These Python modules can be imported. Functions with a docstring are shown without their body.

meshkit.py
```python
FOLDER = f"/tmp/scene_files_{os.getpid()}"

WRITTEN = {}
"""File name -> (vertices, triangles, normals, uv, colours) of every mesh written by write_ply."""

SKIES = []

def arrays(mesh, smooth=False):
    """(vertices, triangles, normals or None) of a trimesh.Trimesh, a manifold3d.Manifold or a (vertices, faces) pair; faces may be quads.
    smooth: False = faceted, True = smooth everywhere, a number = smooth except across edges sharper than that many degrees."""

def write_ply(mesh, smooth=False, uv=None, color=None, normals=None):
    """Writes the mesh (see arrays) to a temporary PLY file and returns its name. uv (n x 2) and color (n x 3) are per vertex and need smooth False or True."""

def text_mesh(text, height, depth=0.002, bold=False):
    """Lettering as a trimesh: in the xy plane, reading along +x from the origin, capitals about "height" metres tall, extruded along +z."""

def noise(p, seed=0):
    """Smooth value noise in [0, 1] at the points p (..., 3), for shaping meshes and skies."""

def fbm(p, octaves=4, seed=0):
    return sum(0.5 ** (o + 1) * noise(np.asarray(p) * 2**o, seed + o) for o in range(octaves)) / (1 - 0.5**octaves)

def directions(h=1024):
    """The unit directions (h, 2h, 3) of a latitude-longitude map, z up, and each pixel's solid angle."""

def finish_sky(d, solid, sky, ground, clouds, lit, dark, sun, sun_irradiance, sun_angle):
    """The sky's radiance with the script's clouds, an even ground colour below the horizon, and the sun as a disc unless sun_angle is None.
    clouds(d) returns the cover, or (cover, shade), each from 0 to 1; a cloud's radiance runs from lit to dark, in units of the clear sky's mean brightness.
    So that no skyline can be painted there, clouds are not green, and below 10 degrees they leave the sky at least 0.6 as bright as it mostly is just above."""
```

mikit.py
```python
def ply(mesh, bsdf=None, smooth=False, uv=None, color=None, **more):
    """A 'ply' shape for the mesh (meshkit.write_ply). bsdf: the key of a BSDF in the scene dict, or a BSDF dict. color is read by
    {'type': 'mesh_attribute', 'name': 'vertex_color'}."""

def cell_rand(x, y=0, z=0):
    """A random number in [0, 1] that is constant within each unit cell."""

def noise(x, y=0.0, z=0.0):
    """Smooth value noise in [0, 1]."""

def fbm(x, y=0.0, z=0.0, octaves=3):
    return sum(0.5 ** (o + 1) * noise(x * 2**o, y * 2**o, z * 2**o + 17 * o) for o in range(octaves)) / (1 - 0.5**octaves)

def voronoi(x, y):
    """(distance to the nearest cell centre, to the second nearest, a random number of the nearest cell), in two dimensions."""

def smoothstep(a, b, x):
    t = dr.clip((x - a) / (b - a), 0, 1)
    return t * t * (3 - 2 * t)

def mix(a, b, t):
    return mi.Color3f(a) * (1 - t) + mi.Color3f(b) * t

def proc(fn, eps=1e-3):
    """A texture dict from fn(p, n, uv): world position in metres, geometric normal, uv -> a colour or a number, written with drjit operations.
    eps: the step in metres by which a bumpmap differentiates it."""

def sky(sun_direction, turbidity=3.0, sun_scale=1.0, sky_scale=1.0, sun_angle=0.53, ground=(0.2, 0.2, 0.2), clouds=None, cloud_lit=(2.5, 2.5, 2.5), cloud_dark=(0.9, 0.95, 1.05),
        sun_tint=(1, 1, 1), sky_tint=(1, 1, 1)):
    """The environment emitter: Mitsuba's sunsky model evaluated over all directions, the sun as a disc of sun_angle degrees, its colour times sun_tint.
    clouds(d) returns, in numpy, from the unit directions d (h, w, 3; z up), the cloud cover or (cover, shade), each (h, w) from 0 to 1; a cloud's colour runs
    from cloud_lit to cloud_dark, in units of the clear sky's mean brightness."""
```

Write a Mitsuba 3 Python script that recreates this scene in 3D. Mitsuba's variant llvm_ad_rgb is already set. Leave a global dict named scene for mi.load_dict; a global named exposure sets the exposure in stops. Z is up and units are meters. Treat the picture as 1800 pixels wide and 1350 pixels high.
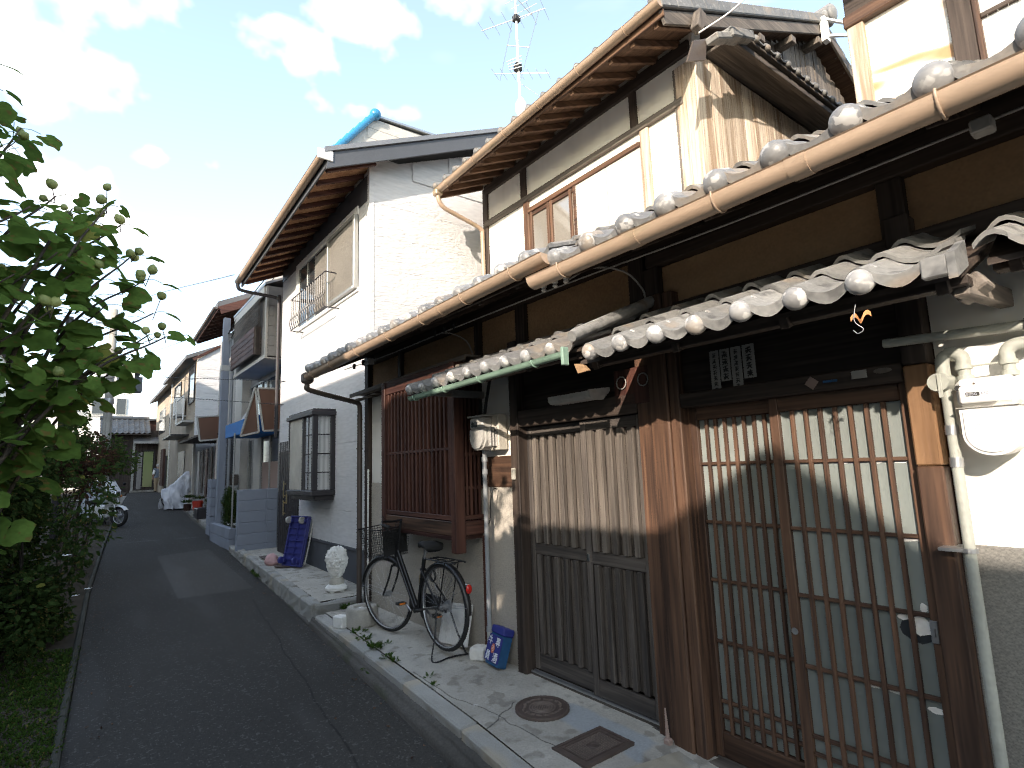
import math, random
import numpy as np, trimesh, drjit as dr, mitsuba as mi
import mikit, meshkit
from mikit import proc, noise, fbm, voronoi, cell_rand, smoothstep, mix
from shapely.geometry import Polygon, LineString, Point
from shapely.ops import unary_union

# ---------------------------------------------------------------- camera, sky, exposure
scene, labels = {}, {}
T = mi.ScalarTransform4f
EYE = [0.0, 0.0, 1.65]
YAW, PITCH, ROLL = math.radians(37.765), math.radians(8.266), math.radians(-2.079)
_f = np.array([math.sin(YAW)*math.cos(PITCH), math.cos(YAW)*math.cos(PITCH), math.sin(PITCH)])
_r = np.array([math.cos(YAW), -math.sin(YAW), 0]); _u = np.cross(_r, _f)
_u = -_r*math.sin(ROLL) + _u*math.cos(ROLL)
scene['camera'] = {'type': 'perspective', 'fov': 2*math.degrees(math.atan(900/975.48)), 'fov_axis': 'x', 'near_clip': 0.02, 'far_clip': 2000.0,
    'to_world': T().look_at(origin=EYE, target=[float(EYE[i]+_f[i]) for i in range(3)], up=[float(c) for c in _u])}
exposure = 2.6
SUN = np.array([-1.0, -0.57, 0.43])
CLOUDS = [  # direction, angular width (x), angular height, strength: cumulus seen up the alley and a few wisps
    ((-0.06, .85, .53), .12, .075, 1.0), ((-.13, .80, .60), .15, .09, 1.1), ((.02, .79, .61), .11, .07, .9), ((.20, .76, .62), .10, .05, 1.0), ((.28, .70, .66), .12, .05, 1.1), ((.42, .60, .68), .10, .05, 1.0),
    ((-.06, .925, .385), .09, .05, 1.1), ((.02, .93, .36), .07, .04, 1.0), ((.10, .93, .34), .07, .045, 1.1), ((-.1, .945, .31), .14, .035, .8), ((.06, .89, .45), .04, .022, .75), ((.13, .88, .46), .035, .02, .6),
    ((.25, .79, .555), .04, .03, .55), ((.33, .76, .56), .10, .02, .45), ((.16, .96, .23), .25, .06, .5)]
def clouds(d):
    warp = (meshkit.fbm(d*9.0, 4, 3)-.5)
    el = np.arcsin(np.clip(d[..., 2], -1, 1))
    cover = np.clip((meshkit.fbm(d*np.array([3., 3., 6.])+7, 5, 11)-.56)*3.2, 0, .75)
    fine = meshkit.fbm(d*26.0, 4, 5)
    blob = np.zeros(d.shape[:2])
    az = np.arctan2(d[..., 0], d[..., 1])
    near = np.exp(-((az-.2)/.9)**2)
    for c, w, h, s in CLOUDS:
        c = np.array(c)/np.linalg.norm(c)
        da = np.arctan2(np.sin(az-math.atan2(c[0], c[1])), np.cos(az-math.atan2(c[0], c[1])))*math.sqrt(1-c[2]**2)
        de = el-math.asin(c[2])
        q = (da/w)**2+(de/h)**2
        blob = np.maximum(blob, s*np.exp(-q*.9))
    b = np.clip((blob + warp*.9 + (fine-.5)*1.15 - .45)*1.25, 0, 1)*np.clip(blob*3.0, 0, 1)
    cov = np.maximum(b, cover*(1-.85*near))
    haze = .10+.28*np.exp(-np.clip(el, 0, 2)/.15)
    cov = np.maximum(cov, haze)
    return np.clip(cov, 0, 1), np.clip((.45-fine)*1.2, 0, .45)*(cov > .3)
scene['sky'] = mikit.sky(SUN, turbidity=3.5, sun_scale=1.0, sky_scale=3.1, clouds=clouds, cloud_lit=(1.75, 1.72, 1.70), cloud_dark=(1.2, 1.22, 1.25), sun_tint=(.98, 1.15, 1.68), sky_tint=(1.05, .98, .93), sun_angle=.6)

# ---------------------------------------------------------------- naming
_cnt = {}
def uniq(k):
    n = _cnt.get(k, 0); _cnt[k] = n+1
    return k if n == 0 else '%s_%03d' % (k, n)
def thing(name, label, cat, group=None, kind=None):
    k = uniq(name); labels[k] = {'label': label, 'category': cat}
    if group: labels[k]['group'] = group
    if kind: labels[k]['kind'] = kind
    return k
RND = random.Random(7)
def shape(key, mesh, mat, smooth=False, tone=None, grain=0.0):
    v, f = np.asarray(mesh[0], float), np.asarray(mesh[1], int)
    if smooth is not False and smooth is not True:
        m = trimesh.graph.smooth_shade(trimesh.Trimesh(v, f, process=False), angle=math.radians(smooth), facet_minarea=None)
        v, f, smooth = np.array(m.vertices), np.array(m.faces), True
    if tone is None: tone = RND.random()
    uv = tone if isinstance(tone, np.ndarray) and tone.ndim == 2 else np.tile([[tone, grain]], (len(v), 1))
    scene[key] = mikit.ply((v, f), mat, smooth=smooth, uv=uv)
def part(parent, name, mesh, mat, smooth=False, label=None, tone=None, grain=0.0, kind=None):
    k = uniq(parent+'__'+name); shape(k, mesh, mat, smooth, tone, grain)
    if label or kind: labels[k] = {}
    if label: labels[k]['label'] = label
    if kind: labels[k]['kind'] = kind
    return k
def solo(name, mesh, mat, label, cat, smooth=False, group=None, kind=None, tone=None, grain=0.0):
    k = thing(name, label, cat, group, kind); shape(k, mesh, mat, smooth, tone, grain); return k
def struct(name, mesh, mat, label, smooth=False, tone=.5, kind='structure'):
    k = uniq(name); labels[k] = {'label': label, 'kind': kind}; shape(k, mesh, mat, smooth, tone); return k

# ---------------------------------------------------------------- mesh helpers, each returns (vertices, triangles)
def join(*ms):
    ms = ms[0] if len(ms) == 1 and isinstance(ms[0], list) else list(ms)
    vs, fs, n = [], [], 0
    for v, f in ms:
        v = np.asarray(v, float); f = np.asarray(f, int)
        if f.shape[1] == 4: f = np.vstack([f[:, [0, 1, 2]], f[:, [0, 2, 3]]])
        vs.append(v); fs.append(f+n); n += len(v)
    return np.vstack(vs), np.vstack(fs)
_sg = np.array([[x, y, z] for x in (-1, 1) for y in (-1, 1) for z in (-1, 1)], float)
_BF = np.array([[0,1,3],[0,3,2],[4,6,7],[4,7,5],[0,4,5],[0,5,1],[2,3,7],[2,7,6],[0,2,6],[0,6,4],[1,5,7],[1,7,3]])
def _cham(h, c):
    return np.array([s*(np.asarray(h)-np.where(np.arange(3) == a, 0, c)) for s in _sg for a in range(3)])
_hv = _cham((2., 3., 5.), .3)
_hull = trimesh.Trimesh(_hv, trimesh.convex.convex_hull(_hv).faces, process=False) if False else None
def _mk():
    from scipy.spatial import ConvexHull
    h = ConvexHull(_hv); F = []
    for s, eq in zip(h.simplices, h.equations):
        a, b, c = _hv[s]
        F.append(s if np.dot(np.cross(b-a, c-a), eq[:3]) > 0 else s[::-1])
    return np.array(F)
_CF = _mk()
def hbox(h, c=0.0):
    c = min(c, .45*min(h))
    return (_cham(h, c), _CF) if c > 0 else (_sg*np.asarray(h, float), _BF)
def box(x0, x1, y0, y1, z0, z1, c=0.0):
    v, f = hbox(((x1-x0)/2, (y1-y0)/2, (z1-z0)/2), c)
    return v+np.array([(x0+x1)/2, (y0+y1)/2, (z0+z1)/2]), f
def frame(d, up=(0, 0, 1)):
    d = np.asarray(d, float); d = d/np.linalg.norm(d); up = np.asarray(up, float)
    s = np.cross(d, up)
    if np.linalg.norm(s) < 1e-6: s = np.cross(d, (1., 0, 0))
    s /= np.linalg.norm(s); return d, s, np.cross(s, d)
def beam(p0, p1, w, h, c=0.0, up=(0, 0, 1)):
    """a bar from p0 to p1, w wide (sideways) and h deep (along up)"""
    p0, p1 = np.asarray(p0, float), np.asarray(p1, float)
    d, s, u = frame(p1-p0, up)
    v, f = hbox((np.linalg.norm(p1-p0)/2, w/2, h/2), c)
    return v@np.array([d, s, u])*1.0+(p0+p1)/2, f[:, ::1]
def tube(pts, r, n=8, cap=True):
    p = np.asarray(pts, float); r = np.broadcast_to(np.asarray(r, float), (len(p),))
    t = np.gradient(p, axis=0); t /= np.linalg.norm(t, axis=1, keepdims=True)+1e-12
    a = np.zeros_like(p); ref = np.array([0, 0, 1.]) if abs(t[0][2]) < .9 else np.array([1., 0, 0])
    a0 = np.cross(t[0], ref); a[0] = a0/np.linalg.norm(a0)
    for i in range(1, len(p)):
        q = a[i-1]-t[i]*np.dot(a[i-1], t[i]); a[i] = q/(np.linalg.norm(q)+1e-12)
    b = np.cross(t, a); th = np.arange(n)*2*np.pi/n
    v = (p[:, None]+r[:, None, None]*(np.cos(th)[None, :, None]*a[:, None]+np.sin(th)[None, :, None]*b[:, None])).reshape(-1, 3)
    F = []
    for i in range(len(p)-1):
        for j in range(n):
            k = (j+1) % n; F += [[i*n+j, i*n+k, (i+1)*n+k], [i*n+j, (i+1)*n+k, (i+1)*n+j]]
    if cap:
        v = np.vstack([v, p[0], p[-1]]); A = len(v)-2
        for j in range(n):
            k = (j+1) % n; F += [[A, k, j], [A+1, (len(p)-1)*n+j, (len(p)-1)*n+k]]
    return v, np.array(F)
def curve(pts, m=8):
    """Catmull-Rom through the points"""
    p = np.asarray(pts, float); p = np.vstack([2*p[0]-p[1], p, 2*p[-1]-p[-2]]); out = []
    for i in range(1, len(p)-2):
        for t in np.arange(m)/m:
            out.append(.5*((2*p[i])+(-p[i-1]+p[i+1])*t+(2*p[i-1]-5*p[i]+4*p[i+1]-p[i+2])*t*t+(-p[i-1]+3*p[i]-3*p[i+1]+p[i+2])*t**3))
    return np.array(out+[p[-2]])
def lathe(prof, n=20, at=(0, 0, 0)):
    prof = np.asarray(prof, float); th = np.arange(n)*2*np.pi/n
    v = np.stack([prof[:, 0, None]*np.cos(th), prof[:, 0, None]*np.sin(th), np.broadcast_to(prof[:, 1, None], (len(prof), n))], -1).reshape(-1, 3)
    F = []
    for i in range(len(prof)-1):
        for j in range(n):
            k = (j+1) % n; F += [[i*n+j, i*n+k, (i+1)*n+k], [i*n+j, (i+1)*n+k, (i+1)*n+j]]
    return v+np.asarray(at, float), np.array(F)
def extrude(poly, depth):
    out = []
    for g in getattr(poly, 'geoms', [poly]):
        if g.area > 1e-9:
            m = trimesh.creation.extrude_polygon(g, depth, engine='earcut'); out.append((np.array(m.vertices), np.array(m.faces)))
    return join(out)
def wallx(poly, x0, x1):
    """a (y, z) polygon extruded from x0 to x1"""
    v, f = extrude(poly, x1-x0); return np.stack([v[:, 2]+x0, v[:, 0], v[:, 1]], 1), f
def wally(poly, y0, y1):
    """an (x, z) polygon extruded from y0 to y1"""
    v, f = extrude(poly, y1-y0); return np.stack([v[:, 0], v[:, 2]+y0, v[:, 1]], 1), f[:, ::-1]
def rect(a0, a1, b0, b1): return Polygon([(a0, b0), (a1, b0), (a1, b1), (a0, b1)])
def move(m, dx=0, dy=0, dz=0): return np.asarray(m[0])+np.array([dx, dy, dz]), m[1]
def rot(m, deg, axis=(0, 0, 1), at=(0, 0, 0)):
    R = trimesh.transformations.rotation_matrix(math.radians(deg), axis, at); return np.asarray(m[0])@R[:3, :3].T+R[:3, 3], m[1]
def ball(r, at=(0, 0, 0), sub=2, sc=(1, 1, 1)):
    m = trimesh.creation.icosphere(sub, r); return np.array(m.vertices)*np.array(sc)+np.array(at, float), np.array(m.faces)
def grid(fn, us, vs):
    """a sheet fn(u, v) -> xyz over the grid"""
    P = np.array([[fn(a, b) for b in vs] for a in us]); n = len(vs); F = []
    for i in range(len(us)-1):
        for j in range(n-1): F += [[i*n+j, (i+1)*n+j, (i+1)*n+j+1], [i*n+j, (i+1)*n+j+1, i*n+j+1]]
    return P.reshape(-1, 3), np.array(F)
def ruffle(m, amp, freq, seed=0):
    v = np.asarray(m[0], float); o = np.stack([meshkit.noise(v*freq+9.1*i, seed+i) for i in range(3)], -1)-.5
    return v+o*2*amp, m[1]
def zg(y):
    """height of the lane's surface along its length"""
    return float(np.interp(y, [-30, 5, 8, 12, 20, 32, 60], [0, 0, .05, .12, .30, .75, 1.0]))

# ---------------------------------------------------------------- materials
def two(b): return {'type': 'twosided', 'bsdf': b}
def C(c): return {'type': 'rgb', 'value': list(c)} if not isinstance(c, dict) else c
def pr(name, color, rough=.6, bump=None, bscale=.001, eps=1e-3, **k):
    b = {'type': 'principled', 'base_color': C(color), 'roughness': rough, **k}
    if bump is not None: b = {'type': 'bumpmap', 'tex': proc(bump, eps), 'scale': bscale, 'bsdf': b}
    scene[name] = two(b)
def wood(dark, light, scale=1.0, rings=True):
    def fn(p, n, uv):
        vert, alongy = uv.y < .5, (uv.y >= .5) & (uv.y < 1.5)
        al = dr.select(vert, p.z, dr.select(alongy, p.y, p.x)); c1 = dr.select(vert, p.x, p.z); c2 = dr.select(alongy | vert, dr.select(vert, p.y, p.x), p.y)
        o = uv.x*37.0
        g = fbm(c1*70*scale+o, c2*70*scale, al*2.2*scale+o, 3); w = fbm(c1*14*scale+o, c2*14*scale, al*.45*scale-o, 2)
        return mix(dark, light, smoothstep(.25, .8, .55*g+.45*w))*(.72+.56*uv.x)
    return fn
def woodbump(p, n, uv):
    vert = uv.y < .5
    al = dr.select(vert, p.z, dr.select(uv.y < 1.5, p.y, p.x)); c1 = dr.select(vert, p.x, p.z); c2 = dr.select(vert, p.y, dr.select(uv.y < 1.5, p.x, p.y))
    return fbm(c1*90+uv.x*37, c2*90, al*3, 2)
def stain(c, amt=.25, f=1.6, fine=60):
    c = np.array(c)
    def fn(p, n, uv):
        a = fbm(p.x*f+uv.x*9, p.y*f, p.z*f*.6, 3); b = fbm(p.x*fine, p.y*fine, p.z*fine, 2)
        return mi.Color3f(*[float(q) for q in c])*(1-amt+amt*2*a*.9)*(.9+.2*b)
    return fn
W = lambda *a: proc(wood(*a))
pr('wood_dark', W((.024, .017, .014), (.078, .058, .047)), .65, woodbump, .0015, specular=.35)
pr('wood_red', W((.034, .020, .015), (.145, .080, .050)), .55, woodbump, .0012, specular=.35)
pr('wood_oriel', W((.030, .012, .010), (.105, .045, .032)), .55, woodbump, .0012, specular=.35)
pr('wood_door', W((.035, .030, .028), (.135, .115, .10)), .7, woodbump, .0015)
pr('wood_grey', W((.075, .064, .056), (.21, .178, .150)), .75, woodbump, .0012)
pr('wood_pale', W((.30, .205, .135), (.74, .66, .55)), .75, woodbump, .002)
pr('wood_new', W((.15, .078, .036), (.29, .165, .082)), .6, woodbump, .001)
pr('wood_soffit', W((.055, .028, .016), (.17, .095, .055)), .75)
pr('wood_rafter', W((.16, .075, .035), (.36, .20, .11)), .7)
def f_cream(p, n, uv):
    a = fbm(p.x*1.3, p.y*1.3, p.z*.8, 3); b = fbm(p.y*9, p.z*1.2, p.x*9, 3)
    return mix((.72, .69, .62), (.80, .785, .73), a)*(.88+.2*b)
pr('plaster_cream', proc(f_cream), .85)
def f_white2(p, n, uv):   # white plaster with rain-washed orange streaks
    a = smoothstep(.52, .75, fbm(p.y*1.5+3, p.z*7.5-p.y*1.2, 4.0, 3)); b = fbm(p.y*40, p.z*40, p.x*40, 2)
    return mix((.80, .785, .73), (.42, .235, .105), a*.95)*(.93+.12*b)
pr('plaster_streaked', proc(f_white2), .85)
def f_ochre(p, n, uv):
    a = fbm(p.y*1.7, p.z*5, p.x, 3); b = fbm(p.y*90, p.z*90, p.x*90, 2)
    return mix((.25, .145, .075), (.42, .275, .155), a)*(.8+.4*b)
pr('plaster_ochre', proc(f_ochre), .9)
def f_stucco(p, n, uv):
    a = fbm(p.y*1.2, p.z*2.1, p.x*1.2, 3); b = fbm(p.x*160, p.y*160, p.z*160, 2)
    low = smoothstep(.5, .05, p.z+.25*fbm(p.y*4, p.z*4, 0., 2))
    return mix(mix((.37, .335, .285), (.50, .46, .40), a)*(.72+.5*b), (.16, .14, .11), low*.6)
pr('stucco_grey', proc(f_stucco), .9, lambda p, n, uv: fbm(p.x*190, p.y*190, p.z*190, 2), .003, 2e-3)
def f_dado(p, n, uv):
    a = fbm(p.y*1.5, p.z*1.5, p.x, 2); b = fbm(p.x*170, p.y*170, p.z*170, 2)
    return mix((.17, .165, .15), (.25, .24, .22), a)*(.6+.75*b)
pr('stucco_dado', proc(f_dado), .9, lambda p, n, uv: fbm(p.x*200, p.y*200, p.z*200, 2), .004, 2e-3)
def b_siding(p, n, uv):
    h = p.y+p.x
    return fbm(h*20+uv.x*5, p.z*62, 3.0, 3)
def f_siding(p, n, uv):
    a = fbm((p.x+p.y)*.8, p.z*.5, 1.0, 3); b = fbm((p.x+p.y)*9, p.z*55, 2., 2)
    return mix((.55, .55, .555), (.64, .635, .63), a)*(.9+.18*b)
pr('siding_white', proc(f_siding), .7, b_siding, .013, 3e-3)
def f_tile(p, n, uv):
    a = fbm(p.x*14+uv.x*31, p.y*14, p.z*14, 3); b = fbm(p.x*70, p.y*70, p.z*70+uv.x*7, 2)
    lich = smoothstep(.62, .8, fbm(p.x*30+5, p.y*30, p.z*30+uv.x*11, 3)); warm = smoothstep(.45, .9, cell_rand(uv.x*977, 1, 2))*smoothstep(.3, .7, a)
    c = mix((.105, .108, .112), (.235, .23, .222), .55*a+.45*b)*(.75+.5*uv.x)
    return mix(mix(c, (.30, .225, .15), warm*.45), (.38, .37, .34), lich*.45)
pr('tile_grey', proc(f_tile), .55, lambda p, n, uv: fbm(p.x*120, p.y*120, p.z*120, 2), .0008, specular=.4)
def f_ball(p, n, uv):
    c = f_tile(p, n, uv)*1.15; pat = smoothstep(.56, .64, fbm(p.x*24+uv.x*61, p.y*24, p.z*24, 3)); return mix(c, (.42, .41, .39), pat*.8)
def f_tile2(p, n, uv):   # canopy tiles: paler, lichened and sooty
    a = fbm(p.x*10+uv.x*31, p.y*10, p.z*10, 3); b = fbm(p.x*80, p.y*80, p.z*80+uv.x*7, 2)
    c = mix((.115, .117, .118), (.29, .285, .270), .5*a+.5*b)*(.7+.55*uv.x); c = mix(c, (.06, .06, .06), smoothstep(.58, .75, fbm(p.x*17+3, p.y*17, p.z*17+uv.x*19, 3))*.6)
    rust = smoothstep(.6, .8, fbm(p.x*9+uv.x*13, p.y*9, p.z*9, 2))
    return mix(c, (.30, .21, .13), rust*.35)
pr('tile_canopy', proc(f_tile2), .6, lambda p, n, uv: fbm(p.x*120, p.y*120, p.z*120, 2), .0008, specular=.35)
pr('tile_pale', proc(lambda p, n, uv: f_ball(p, n, uv)*1.35), .42, specular=.55)
pr('tile_ball', proc(f_ball), .42, specular=.6)
def f_gut(p, n, uv):
    a = fbm(p.x*3, p.y*1.4, p.z*3, 3); m = smoothstep(.62, .8, fbm(p.x*6, p.y*3.1, p.z*6, 3)); s = fbm(p.x*60, p.y*12, p.z*60, 2)
    return mix(mix((.32, .23, .16), (.43, .32, .235), a), (.16, .16, .08), m*.45)*(.85+.25*s)
pr('gutter_tan', proc(f_gut), .4, specular=.5)
pr('gutter_brown', proc(stain((.085, .068, .058), .3)), .45)
pr('copper_green', proc(stain((.20, .30, .235), .4, 5)), .55, metallic=.0, specular=.5)
def f_asph(p, n, uv):
    s = fbm(p.x*150, p.y*150, 0., 2); a = fbm(p.x*.9, p.y*.7, 0., 4); chip = smoothstep(.80, .86, noise(p.x*70, p.y*70, 5.)); st = smoothstep(.55, .75, fbm(p.x*3.1, p.y*.5, 3., 3))
    px = p.x-(1.02+.035*(p.y-9.)); inp = (dr.abs(px-.55) < .46) & (p.y > 8.7) & (p.y < 12.9+.3*px)
    c = mix((.029, .0265, .023), (.046, .0425, .037), a)*(.65+.7*s)
    c = mix(c, (.055, .053, .05), st*.5)
    c = dr.select(inp, c*1.45+.008, c); c = mix(c, (.14, .14, .14), smoothstep(.10, .02, dr.abs(p.y-15.6-.12*dr.sin(p.x*2.2)))*smoothstep(.4, .7, fbm(p.x*5, p.y*5, 2., 2))*.5)
    sx = p.x-(.95+.11*p.y+.05*fbm(p.y*2.3, 7., 0., 3)); c = dr.select((p.y > 2.2) & (p.y < 8), c*(1-.55*smoothstep(.012, .003, dr.abs(sx))), c)
    return mix(c, (.15, .147, .14), chip*.4)
pr('asphalt', proc(f_asph), .85, lambda p, n, uv: fbm(p.x*190, p.y*190, 0., 2)+.5*fbm(p.x*25, p.y*25, 1., 2), .006, 2e-3)
def f_conc(p, n, uv):
    a = fbm(p.x*1.7+uv.x*9, p.y*1.7, p.z*2, 4); b = fbm(p.x*110, p.y*110, p.z*110, 2); w = fbm(p.x*5+2, p.y*5, p.z*3, 3)
    d = smoothstep(.6, .78, fbm(p.x*13+7, p.y*13, 2., 2))
    return mix(mix((.30, .28, .245), (.45, .425, .375), smoothstep(.25, .75, .6*a+.4*w)), (.15, .135, .115), d*.55)*(.82+.34*b)
pr('concrete', proc(f_conc), .9, lambda p, n, uv: fbm(p.x*130, p.y*130, p.z*130, 2), .002, 2e-3)
def f_dirty(p, n, uv):
    a = fbm(p.x*2.3, p.y*1.1, 0., 4); b = fbm(p.x*90, p.y*90, p.z*90, 2); moss = smoothstep(.5, .72, fbm(p.x*5, p.y*2.2, 9., 3))
    return mix(mix((.055, .05, .043), (.12, .11, .097), a), (.05, .055, .028), moss*.6)*(.7+.6*b)
pr('gutter_concrete', proc(f_dirty), .9, lambda p, n, uv: fbm(p.x*60, p.y*60, p.z*60, 3), .008, 2e-3)
def f_gran(p, n, uv):
    s = fbm(p.x*260+uv.x*9, p.y*260, p.z*260, 2); a = fbm(p.x*4, p.y*4, p.z*4+uv.x*20, 3); y = smoothstep(.6, .75, fbm(p.x*3+uv.x*50, p.y*3, 1., 2)); m = smoothstep(.55, .8, fbm(p.x*11, p.y*5, p.z*11, 3))
    c = mix((.20, .195, .175), (.44, .43, .40), .5*s+.5*a)
    return mix(mix(c, (.42, .35, .24), y*.5), (.14, .12, .09), m*.55)*(.8+.3*uv.x)
pr('edging_moss', proc(stain((.045, .045, .036), .5, 4, 60)), .9)
pr('granite', proc(f_gran), .85, lambda p, n, uv: fbm(p.x*140, p.y*140, p.z*140, 3), .004, 2e-3)
pr('soil', proc(stain((.055, .045, .032), .5, 4, 40)), .95, lambda p, n, uv: fbm(p.x*40, p.y*40, 0., 3), .03, 3e-3)
pr('iron', proc(stain((.085, .062, .052), .4, 14, 120)), .6, lambda p, n, uv: fbm(p.x*150, p.y*150, p.z*150, 2), .0015, specular=.5)
pr('black_steel', (.012, .012, .013), .35, specular=.6)
pr('rubber', (.018, .018, .018), .8)
pr('chrome', (.62, .62, .63), .25, metallic=1.0)
pr('alu', (.42, .43, .44), .4, metallic=.8)
pr('plastic_grey', proc(stain((.40, .39, .365), .2, 6)), .5)
pr('plastic_beige', proc(stain((.46, .43, .37), .25, 7)), .5)
pr('paint_white', proc(stain((.78, .77, .74), .12, 6)), .5)
pr('pvc_grey', proc(stain((.27, .285, .30), .25, 4)), .45)
pr('pvc_gas', proc(stain((.36, .37, .33), .3, 6)), .55)
pr('cable', (.02, .02, .02), .6)
pr('cable_grey', (.30, .29, .27), .6)
pr('cloth_brown', (.30, .215, .185), .7)
pr('sash_dark', (.030, .027, .030), .4, specular=.5)
pr('sash_silver', (.36, .36, .34), .4, metallic=.5)
pr('sash_cream', proc(stain((.50, .475, .43), .12, 3)), .5)
pr('shutter_grey', proc(stain((.27, .25, .22), .15, 3)), .5)
pr('paint_dark_door', proc(stain((.030, .026, .028), .25, 3)), .45)
pr('brass', (.52, .42, .24), .35, metallic=.8)
pr('plinth_dark', proc(stain((.075, .08, .092), .3, 3)), .8)
pr('fascia_grey', proc(stain((.075, .08, .09), .2, 2)), .5)
pr('slate', proc(stain((.10, .105, .115), .3, 5)), .7)
def f_frost(p, n, uv):
    a = fbm(p.y*2+uv.x*9, p.z*2, 0., 3); dirt = smoothstep(.5, .0, p.z-.1+.3*fbm(p.y*5, p.z*3, 1., 2))
    return mix(mix((.19, .22, .212), (.26, .285, .272), a), (.12, .115, .10), dirt*.6)*(.75+.5*uv.x)
pr('glass_frosted', proc(f_frost), .17, specular=.6)
pr('glass_dark', (.03, .035, .04), .06, specular=.7)
scene['pane'] = {'type': 'thindielectric', 'int_ior': 1.5}
pr('curtain', proc(lambda p, n, uv: mix((.50, .50, .48), (.72, .72, .70), .5+.5*dr.sin(p.y*95+p.x*95+4*fbm(p.y*5, p.z*2, 0., 2)))), .9)
pr('paper', (.33, .315, .29), .9)
pr('ink', (.02, .02, .02), .8)
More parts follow.
